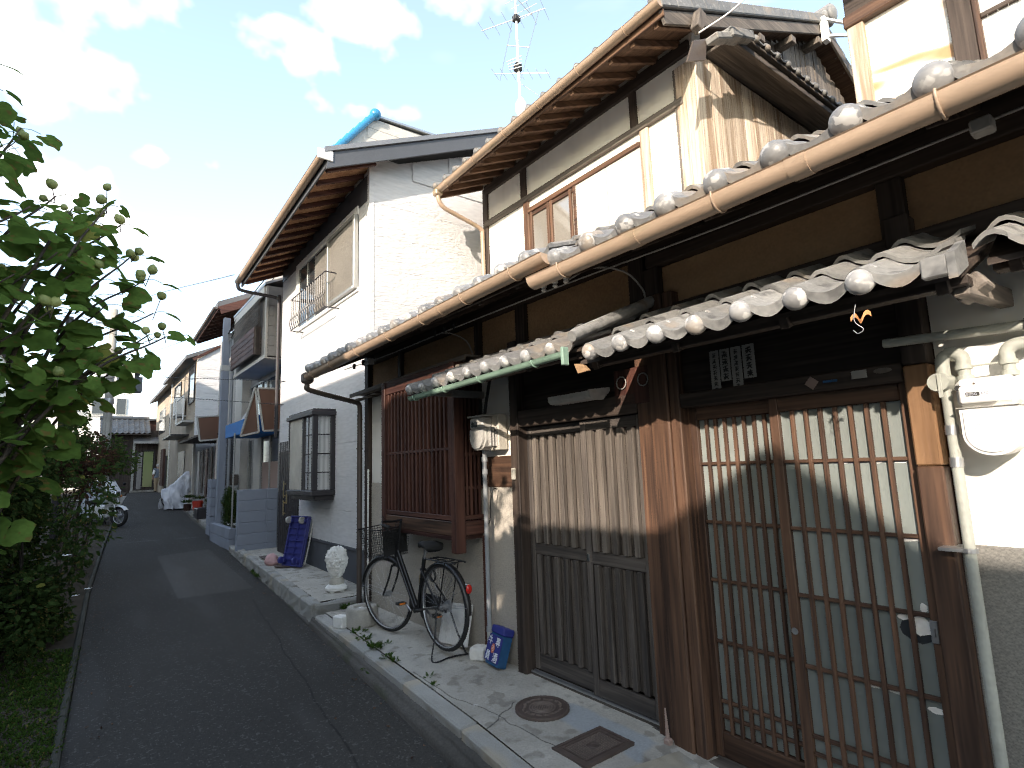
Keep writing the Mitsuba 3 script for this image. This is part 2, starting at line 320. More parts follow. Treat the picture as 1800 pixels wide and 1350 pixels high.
# ---------------------------------------------------------------- roof tiles
def prof(t):
    t = np.asarray(t, float)
    return np.where(t < .66, -.030*np.sin(np.pi*np.clip(t/.66, 0, 1))**.8, .034*np.sin(np.pi*np.clip((t-.66)/.40, 0, 1)))
def tile(w, l, eave=0.0, r=.05, scale=1.0, disc=False):
    """one pantile: a across, b up the slope from its lower edge, h off the roof plane; eave > 0 gives it a hanging apron and a round boss"""
    ts = np.concatenate([np.linspace(0, .66, 7), np.linspace(.74, 1.06, 5)]); k = w/.25
    h = prof(ts)*k; n = len(ts); th = .017
    lift = .026
    A = np.stack([ts*w, np.zeros(n), h+lift+th], 1); B = np.stack([ts*w, np.full(n, l), h+th*.5], 1)
    A2, B2 = A-[0, 0, th], B-[0, 0, th]
    V = np.vstack([A, B, A2, B2]); F = []
    for i in range(n-1):
        F += [[i, i+1, n+i+1], [i, n+i+1, n+i], [2*n+i, 3*n+i+1, 2*n+i+1], [2*n+i, 3*n+i, 3*n+i+1], [i, 2*n+i+1, i+1], [i, 2*n+i, 2*n+i+1]]
    F += [[0, n, 3*n], [0, 3*n, 2*n], [n-1, 2*n-1, 4*n-1], [n-1, 4*n-1, 3*n-1]]
    ms = [(V, np.array(F))]
    if eave:
        m = 8; tt = np.linspace(0.02, .70, m); ht = prof(tt)*k+lift+th
        up = np.stack([tt*w, np.full(m, -.002), ht], 1); bend = eave*(.72+.38*np.sin(np.pi*np.clip(tt/.70, 0, 1)))
        dn = np.stack([tt*w, np.full(m, -.006), ht-bend], 1); V = np.vstack([up, dn, up+[0, .016, -.004], dn+[0, .016, 0]]); F = []
        for i in range(m-1): F += [[i, m+i, m+i+1], [i, m+i+1, i+1], [2*m+i, 3*m+i+1, 3*m+i], [2*m+i, 2*m+i+1, 3*m+i+1], [m+i, 3*m+i, 3*m+i+1], [m+i, 3*m+i+1, m+i+1], [i, i+1, 2*m+i+1], [i, 2*m+i+1, 2*m+i]]
        ms.append((V, np.array(F)))
    return join(ms)
def boss(w, r):
    """the round end of an eave tile: a shallow dome on a short barrel, pointing down the slope"""
    m = lathe([(0, r*.62), (r*.3, r*.585), (r*.58, r*.47), (r*.8, r*.30), (r*.94, r*.12), (r, -.008), (r*.97, -.03), (r*.90, -.034), (r*.88, -.10)], 18)
    v = m[0]; return np.stack([v[:, 0]+w*.86, -v[:, 2]-.006, v[:, 1]+.022], 1), m[1][:, ::-1]
def place_slope(m, y, e, slope, side=1):
    """(a, b, h) of a tile to the world: a along +y from y, b up the slope from the eave point e = (x, z) towards +x (side 1) or -x"""
    c, s = math.cos(slope), math.sin(slope); v = m[0]
    return np.stack([e[0]+side*(v[:, 1]*c-v[:, 2]*s), y+v[:, 0], e[1]+v[:, 1]*s+v[:, 2]*c], 1), (m[1] if side > 0 else m[1][:, ::-1])
def tiled_roof(parent, y0, n, pitch, e, slope, rows, expo, r, apron, mat, single_rows=2, jitter=.004, seed=0, tilt=0.0, bossmat=None):
    rg = np.random.default_rng(seed); c, s = math.cos(slope), math.sin(slope); rest = []; tones = []
    base = tile(pitch, expo+.07); eavem = tile(pitch, expo+.07, apron, r); bs = boss(pitch, r)
    for row in range(rows):
        for i in range(n):
            j = rg.normal(0, jitter, 3); ee = (e[0]+row*expo*c+j[0], e[1]+row*expo*s+j[1]*.7+tilt*(i*pitch))
            yy = y0+i*pitch+j[2]*.6; m = place_slope(eavem if row == 0 and apron else base, yy, ee, slope); t = float(np.clip(rg.normal(.5, .22), 0, 1))
            if row < single_rows:
                k = part(parent, 'roof_tile', m, mat, 38, tone=t)
                if row == 0 and r: part(k, 'boss', place_slope(bs, yy, ee, slope), bossmat or mat, 38, tone=float(np.clip(t+rg.normal(0, .15), 0, 1)))
            else: rest.append(m); tones.append(np.tile([[t, 0]], (len(m[0]), 1)))
    if rest: part(parent, 'roof_tiles', join(rest), mat, False, tone=np.vstack(tones), kind='stuff')
def half_gutter(p0, p1, r=.055, n=9, th=.004):
    """a half-round gutter, open upwards, from p0 to p1"""
    p0, p1 = np.asarray(p0, float), np.asarray(p1, float); d, s, u = frame(p1-p0)
    a = np.linspace(np.pi, 2*np.pi, n); ring = [(math.cos(t)*r, math.sin(t)*r) for t in a]; lip = [(-r-.006, .004)]+ring+[(r+.006, .004)]; lip += [(x*(1-th/r*1.5), y*(1-th/r)) for x, y in lip[::-1]]
    k = len(lip); V = np.array([p+s*x+u*y for p in (p0, p1) for x, y in lip]); F = []
    for i in range(k): j = (i+1) % k; F += [[i, j, k+j], [i, k+j, k+i]]
    c = len(V); V = np.vstack([V, p0, p1])
    for i in range(n+1): F += [[c, i+1, i], [c+1, k+i, k+i+1]]
    return V, np.array(F)
def seams(parent, p0, p1, ts, r, mat):
    p0, p1 = np.asarray(p0, float), np.asarray(p1, float); d = (p1-p0)/np.linalg.norm(p1-p0)
    for t in ts: c = p0+(p1-p0)*t; part(parent, 'coupling', half_gutter(c-d*.035, c+d*.035, r+.0035), mat, 40, tone=.9)
def collars(parent, p0, p1, ts, r, mat, name='joint'):
    p0, p1 = np.asarray(p0, float), np.asarray(p1, float); d, s, u = frame(p1-p0)
    for t in ts:
        c = p0+(p1-p0)*t; a = np.linspace(np.pi*.95, np.pi*2.05, 12)
        part(parent, name, tube([c+s*math.cos(q)*(r+.004)+u*math.sin(q)*(r+.004) for q in a], .0048, 6), mat, True)

# ---------------------------------------------------------------- the old wooden house with the slatted door and the lattice bay (its front wall stands at x = 2.70)
X0 = 2.70; SL = math.atan(.47)
A = thing('wooden_house', 'old two-storey wooden house with dark slatted door and lattice bay window, bicycle in front', 'house')
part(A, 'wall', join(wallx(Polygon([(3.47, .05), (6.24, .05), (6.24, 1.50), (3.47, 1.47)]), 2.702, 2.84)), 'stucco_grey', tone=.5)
part(A, 'wall', box(2.706, 2.84, 3.47, 3.92, 1.72, 2.54), 'plaster_cream', label='cream plaster strip beside the meter')
part(A, 'wall', box(2.706, 2.84, 5.30, 6.24, 1.50, 2.54), 'plaster_cream', label='cream plaster beside the bay')
part(A, 'plank', box(2.690, 2.72, 3.475, 3.86, 1.475, 1.722, .004), 'wood_red', tone=.25, grain=1, label='weathered brown board beside the electricity meter')
part(A, 'wall', box(2.84, 2.88, 2.05, 6.24, .1, 3.2), 'wood_dark', tone=.1)
# posts and beams
for (ya, yb, za, zb, xa) in ((6.235, 6.34, .14, 2.95, 2.655), (3.372, 3.47, .12, 2.62, 2.648), (2.095, 2.20, .10, 2.62, 2.66)):
    part(A, 'post', box(xa, 2.80, ya, yb, za, zb, .006), 'wood_dark' if ya > 3 else 'wood_red', tone=.35 if ya > 3 else .8)
for (ya, yb) in ((5.40, 5.47), (3.90, 3.97), (3.27, 3.38), (2.09, 2.21)):
    part(A, 'post', box(2.668, 2.80, ya, yb, 2.575, 2.90, .004), 'wood_dark', tone=.3)
part(A, 'beam', box(2.650, 2.83, 2.06, 6.345, 2.895, 3.02, .006), 'wood_dark', tone=.3, grain=1)
part(A, 'beam', box(2.655, 2.83, 2.202, 3.37, 1.935, 2.06, .006), 'wood_dark', tone=.3, grain=1)
part(A, 'beam', box(2.658, 2.83, 2.202, 6.23, 2.50, 2.578, .006), 'wood_red', tone=.3, grain=1)
for (ya, yb) in ((2.212, 3.268), (3.382, 3.898), (3.972, 5.398), (5.472, 6.232)):
    part(A, 'plaster_panel', box(2.712, 2.82, ya, yb, 2.58, 2.893), 'plaster_ochre')
part(A, 'plaster_panel', box(2.73, 2.82, 2.202, 3.37, 2.062, 2.498), 'wood_dark', tone=.15, grain=1)
# long weathered board on top of the bay, below the plaster band
part(A, 'ledge', join(beam((2.585, 3.86, 2.578), (2.60, 6.42, 2.553), .16, .022, .004), beam((2.50, 3.86, 2.560), (2.515, 6.44, 2.535), .02, .045, .003)), 'wood_grey', tone=.75, grain=1)
for i in range(11): part(A, 'ledge_block', box(2.52, 2.585, 4.02+i*.215, 4.02+i*.215+.12, 2.515-.003*i, 2.562-.010*i, .003), 'wood_grey', tone=.3, grain=1)
# slatted sliding door of two leaves
D = part(A, 'door_frame', join(box(2.69, 2.79, 2.202, 3.37, .10, .155, .005), box(2.675, 2.69, 2.202, 3.37, .10, .135, .003)), 'wood_door', tone=.5, grain=1)
part(A, 'door_rail', join(box(2.684, 2.70, 2.21, 3.36, .157, .166), box(2.712, 2.728, 2.21, 3.36, .157, .166)), 'alu')
for li, (ya, yb, x) in enumerate(((2.70, 3.37, 2.735), (2.205, 2.745, 2.70))):
    L = part(A, 'sliding_door', join(box(x, x+.032, ya, ya+.045, .168, 1.93, .003), box(x, x+.032, yb-.05, yb, .168, 1.93, .003)), 'wood_door', tone=.7)
    for za, zb in ((.168, .285 if li == 0 else .27), (.985, 1.065), (1.86, 1.93)): part(L, 'rail', box(x+.002, x+.030, ya+.046, yb-.051, za, zb, .003), 'wood_door', tone=.35, grain=1)
    part(L, 'panel', box(x+.024, x+.029, ya+.046, yb-.051, .286, .984), 'wood_grey', tone=.12, label='grey boards behind the lower slats')
    part(L, 'panel', box(x+.030, x+.034, ya+.046, yb-.051, 1.066, 1.859), 'wood_grey', tone=.15, label='paler boards behind the upper slats')
    w = (yb-ya-.096); n = 6 if li == 0 else 5
    for i in range(n):
        y = ya+.046+w*(i+.5)/n
        part(L, 'slat', box(x-.010, x+.022, y-.020, y+.020, .288, .983, .003), 'wood_door', tone=.25+.2*RND.random())
        part(L, 'slat', box(x-.014, x+.022, y-.021, y+.021, 1.067, 1.858, .003), 'wood_grey', tone=.12+.35*RND.random())
    if li == 1: part(L, 'door_pull', box(x-.010, x+.002, yb-.034, yb-.012, 1.00, 1.05, .003), 'chrome')
part(A, 'sill_stone', box(2.55, 2.675, 2.19, 3.42, .06, .128, .012), 'concrete', tone=.2, label='rough concrete strip under the slatted door')
# lattice bay window
Bk = part(A, 'bay_window', box(2.42, 2.515, 3.925, 4.005, .955, 2.53, .005), 'wood_oriel', tone=.55)
part(Bk, 'post', box(2.42, 2.515, 5.265, 5.345, .985, 2.53, .005), 'wood_oriel', tone=.55)
part(Bk, 'rail', box(2.428, 2.505, 4.006, 5.264, 1.09, 1.205, .005), 'wood_red', tone=.2, grain=1)
part(Bk, 'rail', box(2.432, 2.500, 4.006, 5.264, 1.212, 1.252, .003), 'wood_oriel', tone=.5, grain=1)
part(Bk, 'rail', box(2.428, 2.505, 4.006, 5.264, 2.40, 2.53, .005), 'wood_oriel', tone=.3, grain=1)
part(Bk, 'rail', join(box(2.436, 2.497, 4.006, 5.264, 1.79, 1.815, .002)), 'wood_oriel', tone=.5, grain=1)
part(Bk, 'rail', join(box(2.516, 2.70, 3.93, 3.985, 1.09, 1.205, .005), box(2.516, 2.70, 3.935, 3.98, 1.212, 1.25, .003), box(2.516, 2.70, 3.93, 3.985, 2.40, 2.53, .004), box(2.516, 2.70, 3.942, 3.962, 1.74, 1.765), box(2.516, 2.70, 3.942, 3.962, 1.46, 1.485)), 'wood_oriel', tone=.6, grain=2)
part(Bk, 'floor_board', box(2.43, 2.70, 3.96, 5.30, 1.055, 1.09), 'wood_oriel', tone=.3, grain=1)
part(Bk, 'backing', box(2.503, 2.515, 4.006, 5.264, 1.253, 2.10), 'wood_oriel', tone=.12)
part(Bk, 'paper_screen', box(2.503, 2.515, 4.006, 5.264, 2.10, 2.40), 'paper', label='pale paper screen above the slats')
part(Bk, 'backing', box(2.52, 2.70, 3.99, 4.00, 1.25, 2.40), 'wood_oriel', tone=.1)
for i in range(17): y = 4.042+i*.0735; part(Bk, 'slat', box(2.436, 2.472, y-.014, y+.014, 1.253, 2.40, .002), 'wood_oriel', tone=.3+.5*RND.random())
for i in range(4): x = 2.545+i*.042; part(Bk, 'slat', box(x-.011, x+.011, 3.94, 3.965, 1.251, 2.40, .002), 'wood_oriel', tone=.3+.5*RND.random())
part(A, 'post', box(2.655, 2.70, 3.865, 3.905, .13, 1.08, .004), 'wood_oriel', tone=.8, label='thin brown timber below the bay')
part(A, 'bell_push', box(2.625, 2.648, 3.405, 3.445, 1.535, 1.625, .006), 'plastic_beige', tone=.9)
# canopy over the slatted door
def canopy_under(parent, ya, yb, ez, x=2.10):
    part(parent, 'canopy_board', beam((x+.14, ya, ez+.005), (x+.14, yb, ez+.005), .06, .03, .003), 'wood_dark', grain=1, tone=.1)
    v = np.array([[x+.05, ya, ez-.002], [2.72, ya, ez+.295], [2.72, yb, ez+.295], [x+.05, yb, ez-.002]]); w = np.vstack([v, v+[0, 0, .02]])
    part(parent, 'canopy_board', (w, _QF), 'wood_dark', tone=.5, grain=1)
    n = int((yb-ya)/.42)
    for i in range(n+1):
        y = ya+.06+(yb-ya-.12)*i/n; part(parent, 'canopy_rafter', beam((x+.09, y, ez-.012), (2.70, y, ez+.26), .035, .045, .003), 'wood_dark', tone=.1, grain=2)
_QF = np.array([[0, 1, 2], [0, 2, 3], [4, 6, 5], [4, 7, 6], [0, 5, 1], [0, 4, 5], [1, 6, 2], [1, 5, 6], [2, 7, 3], [2, 6, 7], [3, 4, 0], [3, 7, 4]])
canopy_under(A, 2.04, 3.90, 2.230, 1.995)
tiled_roof(A, 2.035, 9, .2055, (1.99, 2.250), math.atan(.43), 3, .245, .040, .036, 'tile_grey', 3, seed=3, tilt=-.012, bossmat='tile_pale')  # darker tile material here stands in for the shade across this canopy
part(A, 'canopy_edge', join(box(1.99, 2.72, 3.885, 3.915, 2.22, 2.28, .004)), 'tile_canopy', tone=.3)
for i in range(3): m = lathe([(0, .0), (.030, .0), (.034, .02), (.034, .25), (.029, .27), (0, .27)], 12); part(A, 'ridge_tile', place_slope((np.stack([m[0][:, 0]+.02, m[0][:, 2]+.245*i, m[0][:, 1]+.05], 1), m[1]), 2.005, (1.99, 2.250), math.atan(.43)), 'tile_canopy', 40, tone=.7)
GU = part(A, 'canopy_gutter', half_gutter((1.962, 3.80, 2.182), (1.953, 2.062, 2.214), .027), 'copper_green', True, label='verdigris copper gutter under the canopy tiles')
part(GU, 'end_cap', box(1.915, 1.96, 2.040, 2.060, 2.145, 2.24, .004), 'copper_green', tone=.9)
collars(GU, (1.962, 3.80, 2.182), (1.953, 2.062, 2.214), (.05, .3, .55, .86), .027, 'copper_green', 'strap')
# main lower roof with its gutter in two runs
tiled_roof(A, 2.165, 17, .245, (1.985, 2.800), SL, 11, .235, .053, .05, 'tile_grey', 3, seed=11, tilt=-.004, bossmat='tile_ball')
def under_eave(parent, ya, yb, z0=2.775, xe=2.03):
    v = np.array([[xe, ya, z0-.02], [2.80, ya, z0+.335], [2.80, yb, z0+.335], [xe, yb, z0-.02]]); part(parent, 'soffit', (np.vstack([v, v+[0, 0, .02]]), _QF), 'wood_dark', tone=.6, grain=1)
    n = int((yb-ya)/.40)
    for i in range(n+1): y = ya+.05+(yb-ya-.1)*i/n; part(parent, 'rafter', beam((xe+.01, y, z0-.035), (2.80, y, z0+.32), .04, .06, .003), 'wood_dark', tone=.7, grain=2)
    part(parent, 'eave_board', beam((xe, ya, z0-.012), (xe, yb, z0-.012), .02, .075, .003), 'wood_dark', tone=.7, grain=1)
    v = np.array([[1.99, ya, z0-.005], [4.75, ya, z0+.005+2.76*.47], [4.75, yb, z0+.005+2.76*.47], [1.99, yb, z0-.005]]); part(parent, 'roof_deck', (np.vstack([v, v+[0, 0, .018]]), _QF), 'wood_dark', tone=.3, grain=1)
under_eave(A, 2.10, 6.30)
G = part(A, 'gutter', half_gutter((1.945, 6.23, 2.715), (1.945, 2.15, 2.775)), 'gutter_tan', 40, label='tan gutter along the lower tiles')
seams(G, (1.945, 6.23, 2.715), (1.945, 2.15, 2.775), (.30, .72), .055, 'gutter_tan')
collars(G, (1.945, 6.23, 2.715), (1.945, 2.15, 2.775), (.06, .2, .36, .52, .66, .80, .93), .055, 'gutter_tan', 'bracket')
DP = part(A, 'downpipe', join(tube(curve([(1.945, 6.24, 2.70), (1.945, 6.25, 2.61), (1.99, 6.26, 2.555), (2.50, 6.33, 2.46), (2.585, 6.345, 2.435), (2.60, 6.35, 2.37), (2.60, 6.35, 2.25)], 6), .029, 10), tube([(2.60, 6.35, 2.3), (2.60, 6.35, .15)], .030, 10)), 'gutter_brown', 40, label='brown downpipe beside the white house')
part(DP, 'hopper', box(1.885, 2.005, 6.19, 6.30, 2.63, 2.75, .02), 'gutter_brown')
for z in (.75, 1.9): part(DP, 'clip', lathe([(.028, -.012), (.036, -.012), (.036, .012), (.028, .012)], 12, (2.60, 6.35, z)), 'gutter_brown')
solo('conduit', join(tube(curve([(2.635, 6.185, .16), (2.635, 6.185, .7), (2.637, 6.185, 1.3), (2.64, 6.19, 1.66)], 4), .011, 8)), 'paint_white', 'thin white conduit climbing the corner post beside the brown downpipe', 'pipe', True)
part(A, 'snow_block', box(2.22, 2.28, 5.2, 5.21, 2.70, 2.76), 'plastic_grey')
# insulators under the eave with their wires
for y in (3.75, 3.9, 4.05, 2.42, 2.52, 2.63, 5.35, 5.6, 5.85):
    part(A, 'insulator', lathe([(0, -.03), (.012, -.03), (.018, -.02), (.012, -.008), (.02, .0), (.02, .014), (.01, .03), (0, .03)], 10, (2.33, y, 2.79)), 'paint_white' if y < 3 else 'cable', 40, tone=.3)
solo('wire', tube(curve([(2.33, 6.15, 2.80), (2.33, 5.0, 2.765), (2.33, 3.9, 2.765), (2.34, 2.5, 2.76), (2.35, 1.2, 2.735), (2.35, -.5, 2.74)], 8), .005, 6), 'cable_grey', 'thin pale wire strung under the lower tiled eaves', 'wire', True)
solo('wire', tube(curve([(2.34, 2.45, 2.775), (2.36, 2.22, 2.80), (2.50, 2.10, 2.77), (2.62, 2.07, 2.68), (2.64, 2.06, 2.60)], 8), .006, 6), 'cable_grey', 'looped grey cable under the eaves above the break in the gutter', 'wire', True)
solo('wire', tube(curve([(2.34, 4.0, 2.775), (2.42, 3.94, 2.77), (2.56, 3.93, 2.72), (2.63, 3.93, 2.60), (2.60, 3.90, 2.54)], 8), .005, 6), 'cable_grey', 'looped cable running down behind the far canopy tiles', 'wire', True)

# upper storey, x = 4.40
X1 = 4.40
part(A, 'upper_wall', box(4.40, 4.55, 2.67, 6.2, 3.7, 5.85), 'plaster_cream', tone=.5)
for ya, yb, za, zb, m, t in ((6.08, 6.19, 3.7, 5.6, 'wood_dark', .7), (5.21, 5.32, 5.09, 5.6, 'wood_dark', .7), (5.17, 5.275, 3.7, 5.02, 'wood_red', .95), (3.365, 3.455, 5.09, 5.6, 'wood_dark', .7), (3.235, 3.345, 3.7, 5.02, 'wood_pale', .3)):
    part(A, 'post', box(4.372, 4.42, ya, yb, za, zb, .005), m, tone=t)
part(A, 'beam', box(4.352, 4.42, 2.80, 6.14, 5.018, 5.092, .006), 'wood_grey', tone=.25, grain=1)
part(A, 'beam', box(4.366, 4.42, 2.70, 6.14, 5.50, 5.64, .006), 'wood_dark', tone=.3, grain=1)
WD = part(A, 'upper_window', join(box(4.355, 4.40, 3.345, 5.17, 4.845, 4.905, .004), box(4.36, 4.40, 3.345, 5.17, 3.72, 3.80, .004), box(4.362, 4.398, 4.305, 4.345, 3.8, 4.845, .003)), 'wood_red', tone=.85, grain=1)
for y in (5.12, 4.80, 4.74, 4.40): part(WD, 'mullion', box(4.366, 4.396, y-.02, y+.02, 3.8, 4.845, .003), 'wood_red', tone=.9)
part(WD, 'rail', box(4.37, 4.392, 4.345, 5.14, 4.79, 4.835, .003), 'wood_red', tone=.8, grain=1)
part(WD, 'pane', box(4.386, 4.389, 4.35, 5.13, 3.8, 4.79), 'pane')
part(WD, 'curtain', box(4.392, 4.396, 4.35, 5.13, 3.8, 4.84), 'shutter_grey', tone=.8)
for ya, yb in ((3.35, 3.822), (3.828, 4.304)): part(WD, 'shutter_panel', box(4.372, 4.392, ya, yb, 3.8, 4.843, .002), 'sash_cream', tone=.8)
# boarded gable side, y = 2.66
rg = np.random.default_rng(5)
y = 2.662
for i in range(2): part(A, 'board', box(4.368, 4.40, y+i*.105, y+i*.105+.102, 3.7, 5.42, .003), 'wood_pale', tone=.35+.3*i)
part(A, 'board', box(4.372, 4.402, y+.21, y+.235, 3.7, 5.42, .003), 'wood_grey', tone=.4)
x = 4.37; i = 0
while x < 8.6:
    w = rg.uniform(.15, .24); top = 5.48 if x < 6.9 else 5.0
    part(A, 'board', box(x, x+w-.006, 2.632+rg.uniform(0, .006), 2.66, 3.6, top, .003), 'wood_pale', tone=float(rg.uniform(.2, .95))); x += w; i += 1
part(A, 'gable_wall', wally(Polygon([(4.41, 3.6), (9.9, 3.6), (9.9, 5.6), (7.15, 6.86), (4.41, 5.66)]), 2.70, 2.80), 'wood_dark', tone=.4)
x = 4.9
while x < 8.6:
    w = .125; zt = 5.72+.463*(x-4.4)-.06 if x < 7.1 else 6.95-.463*(x-7.1)-.1
    part(A, 'board', box(x, x+w-.012, 2.655+rg.uniform(0, .012), 2.70, 5.56, max(zt, 5.6), .003), 'wood_grey', tone=float(rg.uniform(.15, .7))); x += w
# narrow tiled pent across the gable
PT = part(A, 'pent_roof', join(beam((4.55, 2.47, 5.515), (7.6, 2.47, 5.585), .38, .03, .004), beam((4.42, 2.34, 5.44), (7.6, 2.34, 5.53), .05, .06, .004)), 'wood_grey', tone=.2, grain=2)
pm = tile(.20, .42); bm = boss(.20, .036)
for i in range(14):
    def plc(m): v = m[0]; return np.stack([4.66+.205*i+v[:, 0]*1.0, 2.26+v[:, 1]*.95, 5.535+.0047*i+v[:, 1]*.30+v[:, 2]], 1), m[1]
    k = part(PT, 'tile', plc(pm), 'tile_canopy', 38); part(PT, 'tile_end', plc(bm), 'tile_canopy', 38)
part(PT, 'end_tile', join(beam((4.10, 2.30, 5.23), (4.36, 2.30, 5.36), .12, .06, .01), beam((4.32, 2.29, 5.37), (4.72, 2.29, 5.52), .14, .09, .012)), 'tile_canopy', tone=.8, grain=2)
part(A, 'corner_flashing', (np.array([[x, yy, z] for yy in (2.36, 2.38) for x, z in ((3.80, 4.92), (4.08, 5.06), (4.13, 5.29), (3.92, 5.17))]), _QF), 'gutter_brown', tone=1., label='brown metal plate at the corner under the upper eave')
part(A, 'bracket', beam((4.05, 2.40, 5.36), (4.12, 2.40, 5.56), .08, .09, .006), 'wood_grey', tone=.4)
# upper roof: eave at x = 3.6, ridge at x = 7.15
S2 = math.atan(.463)
def deck(parent, e, r, ya, yb, th, mat, tone=.4, name='roof_deck'):
    v = np.array([[e[0], ya, e[1]], [r[0], ya, r[1]], [r[0], yb, r[1]], [e[0], yb, e[1]]]); return part(parent, name, (np.vstack([v, v+[0, 0, th]]), _QF), mat, tone=tone, grain=1)
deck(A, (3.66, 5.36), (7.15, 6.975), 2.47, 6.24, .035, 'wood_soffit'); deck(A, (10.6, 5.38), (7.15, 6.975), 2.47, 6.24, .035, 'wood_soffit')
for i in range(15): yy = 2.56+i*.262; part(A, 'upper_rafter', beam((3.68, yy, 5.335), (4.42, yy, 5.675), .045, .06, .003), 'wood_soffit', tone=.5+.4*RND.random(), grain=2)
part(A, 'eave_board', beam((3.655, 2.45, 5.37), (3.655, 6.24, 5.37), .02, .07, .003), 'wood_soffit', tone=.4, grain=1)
tiled_roof(A, 2.46, 15, .25, (3.60, 5.415), S2, 15, .255, .045, .03, 'tile_grey', 1, seed=21)
for i in range(16):
    xx = 3.60+i*.2275; zz = 5.415+.463*(xx-3.6)
    part(A, 'verge_tile', beam((xx, 2.452, zz+.035), (xx+.235, 2.452, zz+.035+.109), .045, .11, .012), 'tile_grey', tone=float(rg.uniform(.2, .9)))
    m = lathe([(0, 0), (.05, 0), (.052, .02), (.05, .25), (0, .25)], 12); v = m[0]
    part(A, 'verge_tile', place_slope((np.stack([v[:, 0], v[:, 2], v[:, 1]+.045], 1), m[1]), 2.50, (xx, zz+.02), S2), 'tile_grey', 40, tone=float(rg.uniform(.2, .9)))
part(A, 'verge_board', beam((3.66, 2.475, 5.335), (7.15, 2.475, 6.95), .03, .12, .004), 'wood_grey', tone=.2, grain=2)
part(A, 'verge_board', beam((7.15, 2.475, 6.95), (10.4, 2.475, 5.40), .03, .12, .004), 'wood_grey', tone=.2, grain=2)
part(A, 'ridge', join(beam((7.15, 2.40, 7.09), (7.15, 6.24, 7.09), .24, .14, .03), tube([(7.15, 2.38, 7.19), (7.15, 6.24, 7.19)], .075, 10), ball(.10, (7.15, 2.38, 7.13), 2, (1, .5, 1.1))), 'tile_grey', 40)
v = tile(.25, .33); part(A, 'roof_tiles', join([place_slope(v, 2.46+j*.25, (10.65-i*.232, 5.40+i*.107), S2, -1) for i in range(15) for j in range(15)]), 'tile_grey', kind='stuff')
for k in range(4): part(A, 'purlin', box(4.6+k*.75, 4.7+k*.75, 2.46, 2.72, 5.66+k*.347-.06, 5.74+k*.347-.06, .005), 'wood_grey', tone=.3)
UG = part(A, 'upper_gutter', half_gutter((3.60, 6.17, 5.362), (3.60, 2.44, 5.44), .05), 'gutter_tan', 40, label='tan gutter along the upper eave')
seams(UG, (3.60, 6.17, 5.362), (3.60, 2.44, 5.44), (.33, .66), .05, 'gutter_tan')
collars(UG, (3.60, 6.17, 5.362), (3.60, 2.44, 5.44), (.08, .25, .42, .58, .74, .9), .05, 'gutter_tan', 'bracket')
UD = part(A, 'upper_downpipe', tube(curve([(3.60, 6.13, 5.35), (3.61, 6.13, 5.23), (3.68, 6.13, 5.14), (3.85, 6.13, 5.09), (4.22, 6.13, 5.0), (4.30, 6.13, 4.95), (4.315, 6.13, 4.86), (4.315, 6.13, 3.9)], 6), .031, 10), 'gutter_tan', 40)
part(UD, 'hopper', box(3.545, 3.655, 6.08, 6.19, 5.28, 5.36, .015), 'gutter_tan')

# ---------------------------------------------------------------- the next house of the row: lattice door, gas meter wall
B = thing('wooden_house', 'old wooden house with reddish brown lattice sliding doors and cream wall with gas meter', 'house')
part(B, 'wall', box(2.706, 2.86, -3.2, .700, 1.287, 2.52), 'plaster_cream', tone=.8)
part(B, 'wall', box(2.694, 2.86, -3.2, .705, .02, 1.287, .004), 'stucco_dado', tone=.4, label='grey roughcast lower wall')
part(B, 'wall', box(2.86, 2.90, -3.2, 2.05, .1, 3.2), 'wood_dark', tone=.1)
part(B, 'post', join(box(2.632, 2.80, 1.955, 2.085, .075, 2.62, .008), box(2.645, 2.80, 1.885, 1.952, .085, 2.62, .006)), 'wood_red', tone=.55)
part(B, 'post', box(2.628, 2.80, .705, .795, 1.993, 2.62, .006), 'wood_dark', tone=.4)
part(B, 'post', box(2.628, 2.80, .705, .795, .06, 1.585, .006), 'wood_red', tone=.6)
part(B, 'post', box(2.629, 2.80, .706, .794, 1.588, 1.99, .006), 'wood_new', tone=.5, label='yellowish upper length of the right-hand post')  # upper length given a lighter, yellower wood tone than below
for ya, yb in ((.72, .815), (1.985, 2.088), (-.72, -.62)): part(B, 'post', box(2.668, 2.80, ya, yb, 2.545 if ya > 0 else 2.5, 2.80, .004), 'wood_dark', tone=.3)
part(B, 'beam', box(2.652, 2.83, -3.2, 2.058, 2.80, 3.02, .006), 'wood_dark', tone=.25, grain=1)
part(B, 'beam', box(2.658, 2.83, -3.2, 1.98, 2.455, 2.545, .006), 'wood_dark', tone=.6, grain=1)
part(B, 'beam', box(2.645, 2.83, .80, 1.882, 1.93, 2.01, .006), 'wood_dark', tone=.4, grain=1)
for ya, yb in ((.818, 1.983), (-.618, .718), (-2.2, -.722)): part(B, 'plaster_panel', box(2.716, 2.82, ya, yb, 2.547, 2.798), 'plaster_ochre')
part(B, 'transom_board', box(2.70, 2.82, .80, 1.882, 2.012, 2.453), 'wood_dark', tone=.2, grain=1)
part(B, 'sill', join(box(2.632, 2.80, .797, 1.884, .055, .108, .006), box(2.600, 2.632, .82, 1.884, .04, .085, .004)), 'wood_grey', tone=.1, grain=1)
